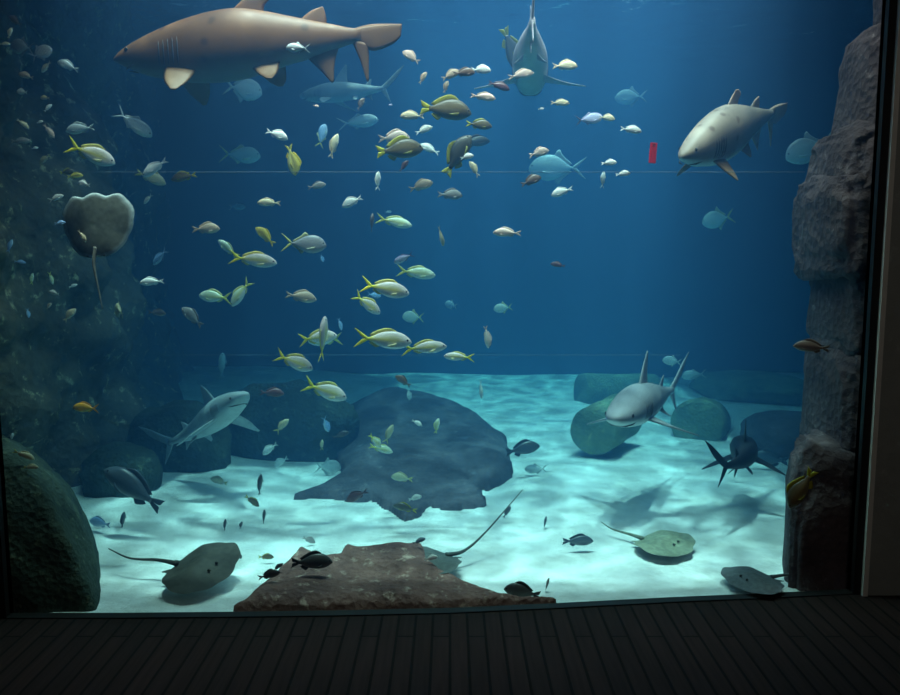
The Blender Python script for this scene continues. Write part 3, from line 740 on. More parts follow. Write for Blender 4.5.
# ------------------------------------------------------------------ fish
W = (1, 1, 1)
SPEC = {
 # stations (x, top, bottom, half width); tail tips; fin tables; colours
 'yellowtail': dict(T=[(.5, .004, -.006, .006), (.475, .03, -.03, .024), (.42, .064, -.055, .04), (.33, .098, -.082, .052), (.2, .118, -.1, .056), (.06, .112, -.097, .052), (-.08, .08, -.07, .04), (-.18, .048, -.042, .026), (-.25, .028, -.026, .014), (-.29, .026, -.024, .01)],
    tail=(.17, -.36, .5), dorsal=(.24, -.18, .05), anal=(-.04, -.19, .035), pec=.13),
 'grunt': dict(T=[(.5, -.006, -.016, .006), (.47, .03, -.04, .028), (.40, .085, -.075, .05), (.3, .135, -.105, .064), (.17, .158, -.118, .068), (.03, .14, -.11, .06), (-.11, .098, -.08, .045), (-.21, .056, -.05, .026), (-.28, .036, -.034, .015), (-.32, .034, -.032, .011)],
    tail=(.12, -.42, .5), dorsal=(.25, -.2, .055), anal=(-.05, -.2, .045), pec=.14),
 'snapper': dict(T=[(.5, -.012, -.024, .008), (.46, .04, -.05, .034), (.38, .098, -.088, .06), (.27, .146, -.118, .075), (.13, .158, -.128, .076), (-.02, .136, -.115, .066), (-.15, .094, -.085, .046), (-.24, .06, -.056, .028), (-.3, .045, -.043, .017), (-.33, .044, -.042, .013)],
    tail=(.125, -.46, .5), dorsal=(.24, -.24, .075), anal=(-.07, -.22, .075), pec=.17),
 'jack': dict(T=[(.5, -.005, -.015, .006), (.475, .04, -.042, .03), (.41, .098, -.085, .05), (.31, .14, -.122, .062), (.18, .152, -.14, .064), (.04, .13, -.122, .056), (-.1, .08, -.076, .04), (-.2, .034, -.034, .022), (-.26, .017, -.017, .011), (-.29, .017, -.017, .009)],
    tail=(.19, -.335, .5), dorsal=(.1, -.2, .06), anal=(.02, -.2, .055), pec=.17),
 'permit': dict(T=[(.5, -.03, -.045, .006), (.475, .05, -.085, .03), (.40, .15, -.15, .05), (.29, .215, -.205, .062), (.15, .245, -.235, .064), (.0, .21, -.2, .055), (-.12, .125, -.115, .04), (-.21, .05, -.045, .022), (-.26, .024, -.024, .012), (-.29, .022, -.022, .009)],
    tail=(.22, -.345, .5), dorsal=(.06, -.2, .11), anal=(.04, -.2, .1), pec=.14),
}
for _k, (_z, _w) in {'yellowtail': (1.42, 1.3), 'grunt': (1.3, 1.25), 'snapper': (1.28, 1.2), 'jack': (1.28, 1.2), 'permit': (1.1, 1.15)}.items():
    SPEC[_k]['T'] = [(x_, t_ * (1 + (_z - 1) * sm(-.3, -.05, x_)), b_ * (1 + (_z - 1) * sm(-.3, -.05, x_)), h_ * _w) for x_, t_, b_, h_ in SPEC[_k]['T']]
def lin(r, g, b_):
    f = lambda c: (c / 255 / 12.92) if c < 10 else ((c / 255 + .055) / 1.055) ** 2.4
    return (f(r), f(g), f(b_))
# colour schemes: back, side, belly, stripe (or None), tail, other fins
CS = {
 'yellow_tail': ((.66, .52, .50), (.82, .70, .66), (.88, .86, .84), (.86, .68, .06), (.95, .76, .03), (.8, .66, .15)),
 'pale_green': ((.62, .70, .52), (.82, .88, .72), (.9, .95, .9), (.75, .78, .25), (.72, .72, .15), (.7, .72, .3)),
 'tan': ((.52, .36, .25), (.62, .44, .32), (.74, .62, .5), None, (.5, .38, .27), (.55, .42, .3)),
 'pink': ((.72, .46, .38), (.80, .56, .47), (.82, .7, .62), None, (.6, .42, .34), (.7, .52, .44)),
 'brown': ((.14, .09, .07), (.22, .14, .11), (.3, .22, .18), None, (.14, .1, .08), (.16, .11, .09)),
 'maroon': ((.12, .05, .06), (.16, .07, .08), (.2, .1, .1), None, (.12, .06, .07), (.12, .06, .07)),
 'white': ((.84, .82, .78), (.92, .9, .87), (.95, .95, .95), None, (.85, .85, .85), (.85, .85, .85)),
 'cream': ((.74, .58, .36), (.82, .68, .46), (.86, .8, .68), None, (.66, .54, .38), (.7, .58, .42)),
 'yellow': ((.62, .46, .05), (.80, .62, .10), (.82, .72, .3), (.22, .16, .04), (.75, .62, .08), (.8, .6, .06)),
 'olive': ((.085, .06, .032), (.15, .11, .06), (.22, .18, .1), (.26, .18, .07), (.50, .46, .03), (.40, .36, .03)),
 'dark': ((.045, .04, .04), (.075, .068, .065), (.12, .11, .10), None, (.05, .045, .045), (.05, .045, .045)),
 'dark_yellow': ((.05, .05, .045), (.10, .095, .08), (.16, .15, .12), None, (.50, .46, .04), (.34, .32, .04)),
 'navy': ((.05, .07, .10), (.09, .12, .16), (.14, .17, .2), None, (.05, .07, .1), (.05, .07, .1)),
 'grey_yellow': ((.22, .20, .22), (.36, .31, .31), (.52, .48, .46), None, (.62, .56, .14), (.45, .42, .2)),
 'silver': ((.45, .52, .56), (.66, .74, .76), (.82, .88, .88), None, (.5, .58, .58), (.5, .58, .58)),
 'silver_yellow': ((.5, .56, .5), (.72, .78, .72), (.85, .9, .85), None, (.62, .64, .2), (.6, .62, .3)),
 'blue': ((.22, .40, .72), (.36, .56, .88), (.6, .75, .92), None, (.3, .45, .7), (.3, .45, .7)),
 'blue_yellow': ((.22, .40, .72), (.40, .60, .88), (.6, .75, .92), None, (.6, .6, .12), (.5, .55, .3)),
 'lavender': ((.42, .42, .72), (.62, .62, .88), (.74, .74, .9), None, (.07, .06, .09), (.4, .4, .6)),
 'purple': ((.34, .24, .42), (.60, .52, .66), (.7, .66, .74), None, (.1, .05, .1), (.2, .14, .24)),
 'grey': ((.26, .25, .25), (.38, .36, .35), (.5, .48, .47), None, (.3, .28, .28), (.3, .28, .28)),
 'orange': ((.95, .38, .03), (1.0, .5, .04), (1.0, .68, .1), None, (.9, .3, .02), (.9, .36, .02)),
 'sand': ((.5, .46, .3), (.66, .62, .42), (.74, .7, .55), None, (.6, .56, .2), (.55, .5, .3)),
}
PROTO = {}
def fish_meshes(sp, cs, bend):
    key = (sp, cs, bend)
    if key in PROTO: return PROTO[key]
    D = SPEC[sp]; back, side, belly, stripe, tailc, finc = CS[cs]; T = D['T']; F = bender(bend, .25)
    def cf(x, s_):
        c = mixc(side, back, sm(.35, .85, s_)); c = mixc(c, belly, sm(-.15, -.75, s_))
        if stripe: c = mixc(c, stripe, .85 * sm(.30, .12, abs(s_ - .10 - .06 * math.sin((x + .3) * 3))) * sm(.42, .2, x))
        if cs in ('yellow_tail', 'pale_green'): c = mixc(c, tailc, sm(-.10, -.26, x))
        return c
    P = [('body', body(T, cf, 24, 16, .92), M_FISH)]
    xt = T[-1][0]; hp = T[-1][1]; sp_, fk, ln = D['tail']
    tl = fin([(xt + .03, 0, hp * .9), (lerp(xt, -ln, .45), 0, lerp(hp, sp_, .55)), (-ln, 0, sp_)], [(xt + .01, 0, -.004), (fk, 0, .012), (lerp(fk, -ln, .55), 0, sp_ * .55), (-ln - .004, 0, sp_ * .97)], .014, tailc, tailc, 9, 4)
    tl.join(fin([(xt + .03, 0, -hp * .9), (lerp(xt, -ln, .45), 0, -lerp(hp, sp_, .55)), (-ln, 0, -sp_)], [(xt + .01, 0, .004), (fk, 0, -.012), (lerp(fk, -ln, .55), 0, -sp_ * .55), (-ln - .004, 0, -sp_ * .97)], .014, tailc, tailc, 9, 4))
    P.append(('tail_fin', tl, M_FIN))
    def strip(x0, x1, h, sg):
        xs = [lerp(x0, x1, i / 5) for i in range(6)]; k = 0 if sg > 0 else 1
        root = [(x, 0, interp(T, x)[k] - sg * .012) for x in xs]
        hh = [.35, .95, 1, .85, .7, .35] if sp not in ('permit', 'jack') else [.5, 1.25, .55, .35, .3, .2]
        return fin(root, [(x - .03 - .03 * i / 5, 0, interp(T, x)[k] + sg * h * hh[i]) for i, x in enumerate(xs)], .012, finc, finc, 10, 4)
    P.append(('dorsal_fin', strip(*D['dorsal'], 1), M_FIN)); P.append(('anal_fin', strip(*D['anal'], -1), M_FIN))
    for sg in (1, -1):
        hw = interp(T, .24)[2]; z0 = interp(T, .24)[1] * .35
        P.append(('pectoral_fin', fin([(.25, hw * .9 * sg, z0 + .02), (.17, (hw + .045) * sg, z0), (.25 - D['pec'] * 1.2, (hw + .06) * sg, z0 - .03)], [(.24, hw * .9 * sg, z0 - .025), (.18, (hw + .035) * sg, z0 - .05), (.25 - D['pec'] * 1.15, (hw + .055) * sg, z0 - .045)], .01, mixc(side, finc, .6), None, 7, 4), M_FIN))
    for sg in (1, -1):
        x = .425; t, bt, hw = interp(T, x)
        P.append(('eye', MB().ball((x, (hw * .88) * sg, lerp(bt, t, .66)), (.02, .01, .02), 10, 6, W), M_EYE))
    out = [(n, mb.map(F), m) for n, mb, m in P]
    PROTO[key] = out; return out
MESH = {}
NAMES = {'yellowtail': 'yellowtail_fish', 'grunt': 'reef_fish', 'snapper': 'snapper_fish', 'jack': 'jack_fish', 'permit': 'permit_fish'}
GROUPS = {'yellowtail': 'slender fork-tailed fish in the open water', 'grunt': 'small oval reef fish', 'snapper': 'deep-bodied snappers', 'jack': 'narrow-tailed jacks', 'permit': 'tall disc-shaped silvery fish'}
from mathutils.bvhtree import BVHTree
bpy.context.view_layer.update()
SOLID = []
for o_ in S.objects:
    if o_.type == 'MESH' and o_.name.split('.')[0] in ('ground_sand', 'rock_slab', 'boulder', 'column_rock', 'drum_stone', 'wall_rock_left'):
        SOLID.append(BVHTree.FromPolygons([o_.matrix_world @ v.co for v in o_.data.vertices], [tuple(p.vertices) for p in o_.data.polygons]))
def clear_depth(px, py, ln, Y):
    """bring a fish forward until it swims clear of sand and rock"""
    h = ln * .5
    for dx, dy in ((0, 0), (-h * .8, 0), (h * .8, 0), (0, h * .5), (-h * .5, h * .4), (h * .5, h * .4)):
        d = ray(px + dx, py + dy)
        for b_ in SOLID:
            hit = b_.ray_cast(CAM, d)[0]
            if hit: Y = min(Y, hit.y - .03 - .10 * ln * Y / FPX)
    return max(Y, 3.62)
def add_fish(sp, cs, px, py, ln, s, elev, yaw, Y, label, bend=0, roll=0, full=None, name=None, free=False):
    parts = fish_meshes(sp, cs, bend)
    detailed = ln >= 19 or (full and full >= 19)
    key = (sp, cs, bend, detailed)
    if key not in MESH:
        if detailed: MESH[key] = [(n, mb.mesh(n), m) for n, mb, m in parts]
        else:
            b1 = MB(); b1.join(parts[0][1])
            for n, mb, m in parts[1:]:
                if n == 'eye': b1.add(mb.v, mb.f, [(.01, .01, .012)] * len(mb.v))
                else: b1.join(mb)
            MESH[key] = [('fish', b1.mesh('fish'), M_FISH)]
    if detailed:
        root = empty(name or NAMES[sp])
        for n, me, m in MESH[key]: obj(n, me, m, root)
    else:
        root = obj(name or NAMES[sp], MESH[key][0][1], M_FISH)
    pose(root, px, py, Y if free else clear_depth(px, py, ln, Y), ln, s, elev, yaw, roll, 1.0, full, .84 + .3 * ((px * 7 + py * 13) % 11) / 11)
    return tag(root, label, 'fish', GROUPS[sp])
# ------------------------------------------------------------------ fish: every one in its place
# kind, colours, pixel x, y, length, facing (1 right, -1 left), nose up angle, turn, depth, label, extras
FISH = [
 # --- yellow-tailed ones in the middle
 ('yellowtail','yellow_tail',91,154,46,1,-22,12,4.5,'yellow-tailed fish below the white-finned one near the upper left rock wall'),
 ('yellowtail','yellow_tail',253,260,47,1,-8,6,4.5,'yellow-tailed fish left of the dark grey jack, nose slightly down'),
 ('yellowtail','yellow_tail',385,289,49,1,-12,10,4.4,'yellow-tailed fish with raised tail over a smaller diving yellow-tailed one',dict(bend=.5)),
 ('yellowtail','yellow_tail',383,340,58,1,-5,0,4.4,'largest yellow-tailed fish, level, in the middle of the water'),
 ('yellowtail','yellow_tail',424,348,46,1,3,8,4.5,'yellow-tailed fish right behind the largest one, following its nose'),
 ('yellowtail','yellow_tail',459,357,31,-1,2,10,4.6,'yellow-tailed fish facing left, right of the pair of large yellow-tailed ones'),
 ('yellowtail','yellow_tail',294,362,38,1,-24,20,4.5,'yellow-tailed fish turning down, with a pale blue belly, above the reddish fish',dict(bend=.6)),
 ('yellowtail','yellow_tail',325,391,45,1,-22,12,4.7,'dim yellow-tailed fish diving toward the top of the middle rock'),
 ('yellowtail','pale_green',416,273,39,1,-8,6,4.8,'pale greenish yellow-tailed fish right of the purple fish'),
 ('yellowtail','pale_green',394,222,36,1,-12,10,4.8,'pale yellow-tailed fish high in the middle, next to a dim brown fish'),
 ('yellowtail','yellow_tail',367,304,32,1,-38,8,4.7,'small yellow-tailed fish diving steeply under the raised-tail one'),
 ('yellowtail','yellow_tail',318,338,38,1,6,12,4.7,'yellow-tailed fish crossed by an upright thin fish'),
 ('yellowtail','pale_green',325,340,36,-1,-6,14,5.3,'green-tailed fish facing left, behind the upright thin fish'),
 ('yellowtail','yellow_tail',323,339,46,1,84,4,4.5,'thin upright fish seen edge on, in front of two crossing fish',dict(roll=70)),
 ('yellowtail','pale_green',215,297,34,-1,4,10,4.8,'pale oval fish facing left with a yellow-green tail, lower left of the water'),
 ('yellowtail','pale_green',241,293,33,-1,-52,10,4.7,'pale fish diving left with its green tail raised, touching its neighbour'),
 ('yellowtail','pale_green',228,249,27,-1,40,14,4.9,'pale blue-green fish rising to the left above a yellow-tailed one'),
 # --- jacks
 ('jack','grey_yellow',304,244,44,1,-4,6,4.7,'dark grey jack with a yellow-tinged tail, left of the middle'),
 ('jack','silver',133,123,42,1,-36,10,4.6,'bright silver jack diving to the right near the upper left rocks',dict(bend=.5)),
 ('jack','silver_yellow',240,155,39,1,-3,8,7.0,'pale turquoise jack facing right, left of the yellow diving fish'),
 ('jack','silver',358,122,40,1,8,8,6.6,'pale blue jack facing right under the ghostly shark'),
 ('permit','silver',243,89,36,1,-8,12,6.2,'pale blue deep-bodied fish just under the belly of the large brown shark'),
 ('permit','silver',557,168,54,-1,2,20,7.6,'largest disc-shaped pale turquoise fish, upper middle of the water'),
 ('permit','silver',631,97,30,-1,0,15,8.2,'ghostly pale blue disc-shaped fish at the upper right, facing left'),
 ('permit','silver_yellow',718,219,27,-1,-12,30,7.6,'turquoise disc-shaped fish alone in the open water at right'),
 ('permit','silver',810,149,46,-1,-18,12,5.9,'pale blue disc-shaped fish half hidden behind the right rock column',dict(free=True)),
 ('permit','silver_yellow',413,317,22,-1,2,16,6.4,'small turquoise round fish facing left above the large yellow-tailed pair'),
 ('permit','silver_yellow',503,308,19,-1,-8,20,6.4,'small turquoise round fish with a green tail, farthest right of its row'),
 ('permit','silver',451,305,13,-1,10,35,7.4,'tiny turquoise round fish between two small round ones'),
 ('permit','silver',328,467,26,1,-4,15,5.9,'pale turquoise round fish over the sand left of the middle rock'),
 ('permit','silver',672,361,18,-1,6,20,6.6,'turquoise round fish just behind the tail of the facing grey shark'),
 ('jack','silver',536,469,22,-1,-10,35,5.8,'pale blue fish over the sand above the tip of the long ray tail'),
 ('snapper','dark',523,449,36,1,8,14,5.7,'dark fish with a pale fin over the sand right of the middle rock'),
 # --- yellow ones
 ('grunt','yellow',292,160,30,1,-78,20,4.6,'bright yellow fish diving nose down, left of the blue fish'),
 ('grunt','yellow',265,236,26,-1,42,12,4.6,'yellow-green fish rising to the left above the dark grey jack'),
 ('grunt','yellow',75,176,14,1,8,20,4.6,'small yellow fish just above the upright stingray'),
 # --- olive snappers
 ('snapper','olive',446,110,50,1,-5,6,4.5,'large dark olive fish with yellow fins, uppermost of the olive ones'),
 ('snapper','olive',400,150,46,1,6,8,4.5,'dark olive fish with a yellow-green tail under the pink oval one'),
 ('snapper','dark_yellow',458,155,46,1,58,10,4.5,'dark fish with a yellow tail, climbing steeply to the right'),
 ('snapper','dark',475,142,30,1,6,14,5.5,'dim dark fish behind the steeply climbing one'),
 ('grunt','olive',479,125,26,1,-5,8,4.6,'small dark olive fish just above the steeply climbing one'),
 ('snapper','olive',801,489,46,-1,-62,10,3.78,'olive fish with a yellow-green tail diving in front of the right rock column'),
 ('snapper','brown',811,347,32,-1,4,20,3.75,'dim brown fish in front of the pale ledge of the right column'),
 # --- tan, pink and white small ones, upper middle
 ('grunt','pink',394,138,31,1,4,8,4.75,'large pink oval fish resting over the dark olive one'),
 ('grunt','tan',451,75,20,1,26,14,4.5,'tan fish tucked behind the brown one, upper middle'),
 ('grunt','brown',464,73,22,1,6,8,4.3,'brown fish between a tan and a bright white one, upper middle'),
 ('grunt','white',481,70,20,1,0,8,4.4,'bright white fish leading the brown one, upper middle'),
 ('grunt','tan',446,87,13,1,70,20,4.5,'small tan fish hanging upright below the tan and brown pair'),
 ('grunt','maroon',499,86,22,1,-16,10,4.6,'maroon fish under the left fin of the top centre shark'),
 ('grunt','pink',483,97,25,1,-6,8,4.4,'pinkish tan fish right of the uppermost olive fish'),
 ('grunt','white',424,130,18,1,22,10,4.6,'small white fish rising to the right over the pink oval one'),
 ('grunt','white',429,149,22,-1,24,12,4.9,'pale tapering fish at the nose of the dark olive fish'),
 ('grunt','maroon',404,166,14,1,50,20,4.6,'tiny dark fish hanging under the olive fish'),
 ('grunt','cream',412,116,24,-1,2,10,4.5,'cream fish at the tail of the uppermost olive fish'),
 ('grunt','white',467,157,14,1,14,10,4.25,'tiny bright white fish by the belly of the steeply climbing fish'),
 ('grunt','cream',474,169,18,-1,58,20,4.5,'small cream fish hanging upright below the steeply climbing one'),
 ('grunt','tan',421,186,25,1,18,8,4.6,'tan fish with a greenish tail rising right, below the olive fish'),
 ('grunt','grey',450,195,25,1,-2,8,4.5,'greyish tan fish just right of the rising green-tailed one'),
 ('grunt','pink',411,57,20,-1,34,14,4.6,'pink fish by the tail tip of the large brown shark'),
 ('grunt','tan',423,78,14,1,56,24,4.6,'small tan fish upright between the pink fish and the brown one'),
 ('grunt','cream',565,66,25,1,2,8,4.5,'cream fish right beside the top centre shark'),
 ('grunt','pink',521,75,26,1,12,8,4.6,'pink fish in front of the belly of the top centre shark'),
 ('grunt','cream',560,103,19,1,0,8,4.5,'cream fish below the top centre shark, level and alone'),
 ('jack','lavender',589,119,28,1,8,8,4.7,'lavender fish with a dark tail at the upper right'),
 ('grunt','cream',607,118,16,1,-6,8,4.6,'small cream fish at the nose of the lavender one'),
 ('grunt','pink',539,153,21,1,16,8,4.6,'small pink fish above the largest disc-shaped fish'),
 ('grunt','brown',531,181,22,1,22,8,4.5,'dark brown fish at the lower edge of the largest disc-shaped fish'),
 ('grunt','white',562,192,22,-1,-18,8,4.5,'white fish facing left below the largest disc-shaped fish'),
 ('grunt','white',631,130,22,1,-6,8,4.4,'white fish facing right, left of the red reflection'),
 ('grunt','white',609,163,17,1,6,14,4.4,'white round fish lower left of the red reflection'),
 ('yellowtail','silver',603,180,17,1,84,30,4.5,'thin pale fish hanging upright under the white round fish'),
 ('grunt','white',623,174,16,1,8,14,4.4,'white fish just below and right of the white round one'),
 ('grunt','white',541,109,6,1,10,10,4.4,'tiny pale fish in the haze below the top centre shark'),
 ('grunt','pink',316,106,6,1,-10,10,4.4,'tiny bright pinkish fish below the belly of the ghostly shark'),
 ('grunt','lavender',390,105,5,1,5,10,4.4,'tiny lavender fish under the tail of the ghostly shark'),
 ('grunt','brown',361,104,14,1,60,30,4.9,'small brownish fish upright below the ghostly shark'),
 ('snapper','dark_yellow',512,50,42,1,-64,26,5.4,'dark fish hanging beside the top centre shark with its tail up'),
 ('jack','silver',298,48,24,-1,4,10,4.05,'bluish pale fish passing in front of the flank of the large brown shark'),
 # --- middle left
 ('grunt','white',277,135,22,1,-20,8,4.4,'white fish nose down above the turquoise jack'),
 ('jack','blue_yellow',322,136,24,1,74,30,5.4,'small blue fish upright with a yellow tail'),
 ('grunt','cream',334,146,25,1,72,24,4.6,'cream fish upright beside the small blue one'),
 ('grunt','grey',317,186,18,1,12,8,4.5,'small grey fish below the upright blue and cream pair'),
 ('grunt','white',352,202,22,-1,-24,8,4.5,'white fish nose down to the left, upper middle left'),
 ('yellowtail','white',378,181,19,1,86,40,4.6,'thin white fish hanging upright under the pink and olive pair'),
 ('grunt','cream',269,203,24,-1,2,8,4.4,'cream fish facing left above the yellow-green rising one'),
 ('grunt','tan',206,229,27,1,2,8,4.4,'tan fish above the pale blue-green rising fish'),
 ('grunt','brown',372,223,19,1,86,4,5.0,'dim brown fish seen edge on beside the pale yellow-tailed one',dict(roll=70)),
 ('jack','purple',404,258,22,-1,-24,10,4.9,'purple fish nose down to the left with a dark tail'),
 ('jack','blue',374,295,14,1,-10,14,5.6,'blue fish behind the tail of the raised-tail fish'),
 ('yellowtail','blue',340,324,13,1,-76,30,5.2,'small bright blue fish diving beside the upright thin fish'),
 ('grunt','tan',301,297,31,1,-10,8,4.6,'tan fish facing right below the dark grey jack'),
 ('grunt','cream',441,236,20,1,-76,4,4.6,'thin fish seen edge on, alone in the middle of the water',dict(roll=70)),
 ('grunt','pink',507,233,28,-1,2,8,4.4,'pinkish tan fish facing left, alone right of the middle'),
 ('grunt','maroon',558,265,15,-1,10,12,4.8,'small reddish fish alone in the blue right of the middle'),
 ('grunt','pink',487,337,23,1,-80,24,4.8,'pinkish fish nose down, right of the left-facing yellow-tailed fish'),
 ('yellowtail','white',481,389,20,1,-86,4,5.6,'white fish hanging nose down over the far sand',dict(roll=70)),
 ('grunt','maroon',272,393,24,1,-4,10,4.8,'dark reddish fish in the shade left of the middle rock'),
 ('grunt','brown',403,381,19,-1,32,14,4.8,'brown fish with its nose up, over the top of the middle rock'),
 ('jack','silver',409,394,13,1,-80,30,6.0,'small pale blue fish upright over the top of the middle rock'),
 ('jack','silver',237,207,16,1,2,8,8.2,'faint thin pale fish deep in the blue above the cream one'),
 ('jack','silver',222,366,27,1,86,4,7.0,'faint pale fish seen edge on in the dark left water',dict(roll=70)),
 ('jack','silver',388,212,7,1,5,10,6.5,'tiny faint fish above the pale yellow-tailed one'),
 ('jack','blue',322,258,8,1,-70,20,6.0,'tiny blue fish under the nose of the dark grey jack'),
 # --- over the middle rock
 ('yellowtail','sand',282,426,19,1,46,10,4.8,'yellowish fish rising right, in the shade beside the middle rock'),
 ('grunt','silver',270,449,20,-1,-38,10,5.2,'pale blue fish nose down to the left, over the edge of the sand'),
 ('grunt','silver',281,462,18,-1,-34,10,5.8,'dim pale fish close above the sand, behind a brighter pale one'),
 ('jack','blue',326,424,17,1,-72,24,5.4,'light blue fish hanging upright over the left end of the middle rock'),
 ('yellowtail','sand',322,445,11,1,86,30,5.2,'tiny yellowish fish upright over the left end of the middle rock'),
 ('grunt','pale_green',375,441,18,1,-52,14,4.7,'white and yellow fish diving over the middle rock'),
 ('grunt','pale_green',381,449,25,1,-18,10,4.8,'pale turquoise fish with a yellow tail over the middle rock'),
 ('yellowtail','sand',389,434,21,1,66,14,4.9,'greenish fish rising steeply over the middle rock'),
 ('grunt','dark',341,435,18,1,18,10,5.2,'small dark fish over the upper left of the middle rock'),
 ('grunt','white',417,423,12,1,-32,12,4.8,'tiny white fish over the upper part of the middle rock'),
 ('grunt','pale_green',437,426,16,1,78,20,4.8,'small pale green fish upright over the right part of the middle rock'),
 ('grunt','sand',402,478,23,-1,6,10,4.9,'dim pale fish low over the middle rock'),
 ('grunt','maroon',357,496,26,-1,-28,8,4.6,'dark red fish nose down at the front edge of the middle rock'),
 ('grunt','white',415,498,14,1,14,10,4.6,'small white fish by the front tip of the middle rock'),
 ('grunt','dark_yellow',405,508,26,-1,10,12,4.5,'dark greenish fish under the front tip of the middle rock'),
 # --- over the sand
 ('grunt','dark',260,485,23,1,84,4,4.7,'thin dark fish seen edge on over the left sand',dict(roll=70)),
 ('grunt','olive',252,501,18,1,-42,10,4.6,'dark olive fish nose down over the left sand'),
 ('grunt','sand',219,481,19,-1,14,10,5.2,'pale yellow fish at the dark edge of the left sand'),
 ('grunt','dark',225,525,13,1,84,4,4.6,'small thin dark fish over the left sand behind the stingray',dict(roll=70)),
 ('grunt','dark',241,525,8,1,70,40,4.6,'tiny dark fish right of a thin dark one over the left sand'),
 ('grunt','dark',264,517,16,1,84,4,4.6,'thin dark fish over the bright sand left of the front rock',dict(roll=70)),
 ('grunt','dark',240,556,7,1,-70,40,4.2,'tiny dark fish just right of the left stingray'),
 ('grunt','olive',266,557,16,1,-4,10,4.2,'olive fish over the sand left of the front rock, above a dark pair'),
 ('grunt','dark',278,567,13,1,34,12,4.1,'dark round fish, upper of the pair left of the front rock'),
 ('grunt','dark',269,575,23,1,12,10,4.05,'dark brown fish, lower of the pair left of the front rock'),
 ('snapper','dark',312,562,42,1,-2,10,4.0,'black fish hovering over the left shoulder of the front rock'),
 ('grunt','navy',419,541,14,1,10,30,4.3,'dark blue round fish over the back edge of the front rock'),
 ('grunt','white',431,558,14,1,6,12,4.05,'small white fish over the right shoulder of the front rock'),
 ('grunt','grey',309,540,14,1,-30,20,4.6,'faint greyish fish over the sand behind the front rock'),
 ('snapper','dark',522,592,38,-1,8,10,3.72,'dark fish with its tail to the right at the right end of the front rock'),
 ('grunt','navy',545,523,15,1,80,4,4.6,'thin dark blue fish upright over the sand in the middle',dict(roll=70)),
 ('snapper','navy',578,541,33,1,-2,8,4.4,'dark blue fish facing right over the middle of the bright sand'),
 ('grunt','grey',547,585,16,1,76,4,3.9,'faint thin fish upright over the sand close to the glass',dict(roll=70)),
 ('grunt','dark',507,512,14,1,50,30,4.7,'small dark fish just right of the long ray tail'),
 ('jack','silver',694,375,24,-1,-8,10,7.4,'faint pale blue fish behind the two grey sharks at right'),
 ('snapper','navy',769,459,36,-1,4,14,6.3,'dark blue fish behind the dark shark at right'),
 ('grunt','navy',734,441,14,1,40,20,5.6,'small dark fish behind the fin of the dark shark at right'),
 # --- along the left rock wall
 ('snapper','navy',133,488,68,-1,32,10,4.4,'large dark blue fish at the foot of the left rock wall',dict(full=72)),
 ('grunt','blue',100,523,26,-1,4,20,4.6,'bluish fish low over the sand beside the corner boulder'),
 ('grunt','navy',123,520,18,1,80,4,4.6,'dark upright fish at the left edge of the sand',dict(roll=70)),
 ('permit','grey',22,47,26,-1,10,14,4.7,'dark bluish round fish high on the left by the glass edge'),
 ('permit','grey',41,53,22,1,28,12,4.6,'dark round fish with a pale rim, high on the left'),
 ('grunt','brown',15,21,18,-1,34,20,4.5,'brownish fish highest of those along the left edge'),
 ('grunt','cream',10,33,11,1,70,20,4.4,'small cream fish upright at the upper left edge'),
 ('grunt','cream',5,44,9,1,5,20,4.4,'small cream fish at the very left edge near the top'),
 ('grunt','silver',68,66,24,-1,22,10,4.5,'pale silver fish nose up left, left of the large brown shark'),
 ('grunt','cream',46,67,14,-1,-38,20,4.5,'small pale fish behind the silver one left of the large shark'),
 ('grunt','tan',26,76,17,-1,16,12,4.4,'tan fish below the two dark round ones at the left'),
 ('grunt','white',22,92,13,-1,8,20,4.4,'small white fish at the left, below the tan one'),
 ('grunt','cream',45,98,11,-1,5,20,4.4,'small cream oval fish, upper of two right of the small white one'),
 ('grunt','white',48,108,10,1,46,20,4.4,'small white slanting fish just under the cream oval one'),
 ('grunt','cream',23,124,12,1,-40,30,4.4,'small orange-tan fish at the left above the barred grey one'),
 ('grunt','pink',49,131,15,1,-56,20,4.4,'small pinkish fish diving between two rock-side groups at left'),
 ('grunt','grey',21,141,18,1,2,14,4.4,'grey fish at the left, below the orange-tan one'),
 ('grunt','white',40,122,6,1,20,20,4.4,'tiny white fish above the pinkish diving one'),
 ('grunt','white',35,148,6,1,10,20,4.4,'tiny white fish right below the grey one at left'),
 ('grunt','silver',80,129,30,-1,-6,8,4.4,'white-finned silver fish facing left, above a yellow-tailed one'),
 ('grunt','sand',45,159,14,-1,-30,14,4.5,'small greenish fish at left below the tiny white ones'),
 ('grunt','dark_yellow',67,172,13,1,10,20,4.5,'dark round fish left of the small yellow one'),
 ('grunt','white',84,184,14,-1,12,14,4.2,'small white fish touching the top edge of the upright stingray'),
 ('yellowtail','white',56,198,15,1,22,12,4.2,'white slender fish left of the top corner of the upright stingray'),
 ('grunt','blue',60,223,9,1,10,30,3.85,'tiny bluish white fish on the left edge of the upright stingray'),
 ('grunt','cream',82,236,13,1,-62,20,3.8,'small tan fish in front of the upright stingray'),
 ('yellowtail','blue',10,246,14,1,70,30,4.3,'thin bluish fish upright at the left edge, level with the stingray'),
 ('grunt','blue',20,262,10,1,-8,20,4.3,'small blue fish with a white belly at the left, below the thin bluish one'),
 ('grunt','white',54,293,12,-1,12,14,4.3,'bright bluish white fish left of the tail of the upright stingray'),
 ('yellowtail','pale_green',32,279,12,1,80,40,4.6,'dim greenish fish upright, left one of a dim pair'),
 ('yellowtail','pale_green',51,278,13,1,-78,40,4.6,'dim greenish fish upright, right one of a dim pair'),
 ('yellowtail','silver',73,286,9,1,20,14,4.5,'tiny pale streak-like fish right of the bright bluish white one'),
 ('grunt','tan',49,306,8,1,54,20,4.4,'tiny tan fish under the bright bluish white one'),
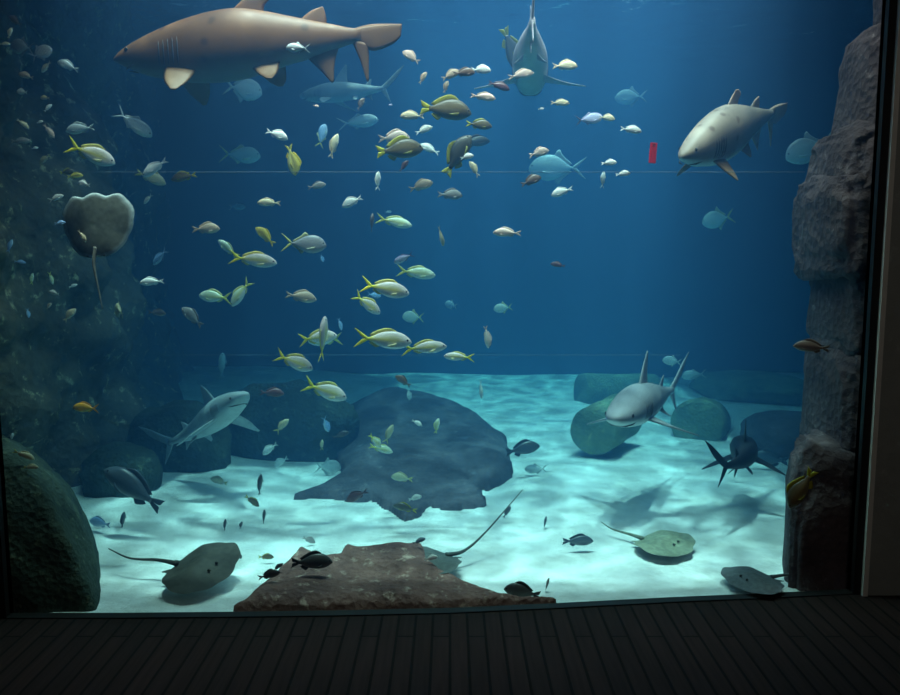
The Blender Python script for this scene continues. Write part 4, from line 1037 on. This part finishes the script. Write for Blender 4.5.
 ('grunt','cream',70,315,17,1,48,12,4.3,'cream fish rising right, low beside the left rock wall'),
 ('yellowtail','blue',28,313,10,1,-84,40,4.4,'tiny blue fish upright at the lower left wall'),
 ('permit','sand',119,311,18,-1,4,55,4.5,'pale round fish facing forward under the tail of the upright stingray'),
 ('grunt','brown',157,313,17,1,-6,10,5.0,'dim tan fish right of the pale round facing one'),
 ('grunt','white',152,282,26,-1,-4,8,4.4,'white fish facing left, right of the tail of the upright stingray'),
 ('yellowtail','blue',160,257,22,-1,-42,20,5.0,'thin bright blue fish slanting down to the left'),
 ('grunt','grey',192,317,28,-1,42,8,4.5,'grey fish nose up left with its tail down right'),
 ('grunt','white',155,168,30,-1,-32,8,4.5,'white fish with its tail raised, upper one of a crossing pair'),
 ('grunt','sand',151,178,30,1,-22,8,4.6,'tan fish nose down right, lower one of a crossing pair'),
 ('grunt','olive',184,177,27,-1,-10,8,4.5,'dark olive fish right of the crossing pair'),
 ('yellowtail','silver',148,199,13,-1,-44,14,4.6,'small pale slanting fish below the crossing pair'),
 ('yellowtail','white',12,437,9,1,76,20,4.2,'small white fish upright at the left edge above the corner boulder'),
 ('grunt','sand',24,455,22,1,-26,10,4.2,'dim tan fish nose down right above the corner boulder'),
 ('grunt','sand',31,467,14,1,-4,14,4.3,'dim yellowish fish low above the corner boulder'),
 ('yellowtail','orange',86,408,28,-1,2,6,4.2,'orange fish shape standing in for a lamp reflection, against the left rock wall'),  # fish mesh drawn in place of an orange lamp reflection
]
for f in FISH:
    kw = f[10] if len(f) > 10 else {}
    add_fish(*f[:10], **kw)
# red plate standing in for an exit sign's reflection in the pane
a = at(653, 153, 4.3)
root = empty('red_reflection', a); tag(root, 'small red plate standing in for a sign reflection, left of the top right shark', 'tag')
m, nt, b, _ = mat('reflection_red'); b.inputs['Base Color'].default_value = (.9, .03, .06, 1); b.inputs['Roughness'].default_value = .35
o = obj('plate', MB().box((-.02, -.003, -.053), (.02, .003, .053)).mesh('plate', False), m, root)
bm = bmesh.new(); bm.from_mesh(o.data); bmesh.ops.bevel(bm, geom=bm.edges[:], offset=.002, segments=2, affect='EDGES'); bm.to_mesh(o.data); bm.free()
obj('added_ring', MB().tube([(.006 * math.cos(t * .5236), -.0035, .042 + .006 * math.sin(t * .5236)) for t in range(13)], .0012, 6).mesh('ring'), M_DARK, root)
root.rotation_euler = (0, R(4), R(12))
# thin tubes standing in for faint reflections in the pane
M_GLINT = plain('pale_glint', (.13, .17, .21), .8)
for y, x0, x1, Y, lab in ((172, 95, 745, 4.35, 'thin pale rope standing in for a pane reflection, across the upper part'), (355, 190, 620, 5.6, 'thin pale rope standing in for a pane reflection, across the middle')):
    p, q = at(x0 - 30, y, Y), at(x1 + 60, y, Y); pts = [p.lerp(q, i / 20) for i in range(21)]
    o = obj('reflection_line', MB().tube([(v.x, v.y, v.z - .0) for v in pts], .0014, 6).mesh('glint'), M_GLINT)
    tag(o, lab, 'glint', 'pane reflection lines')
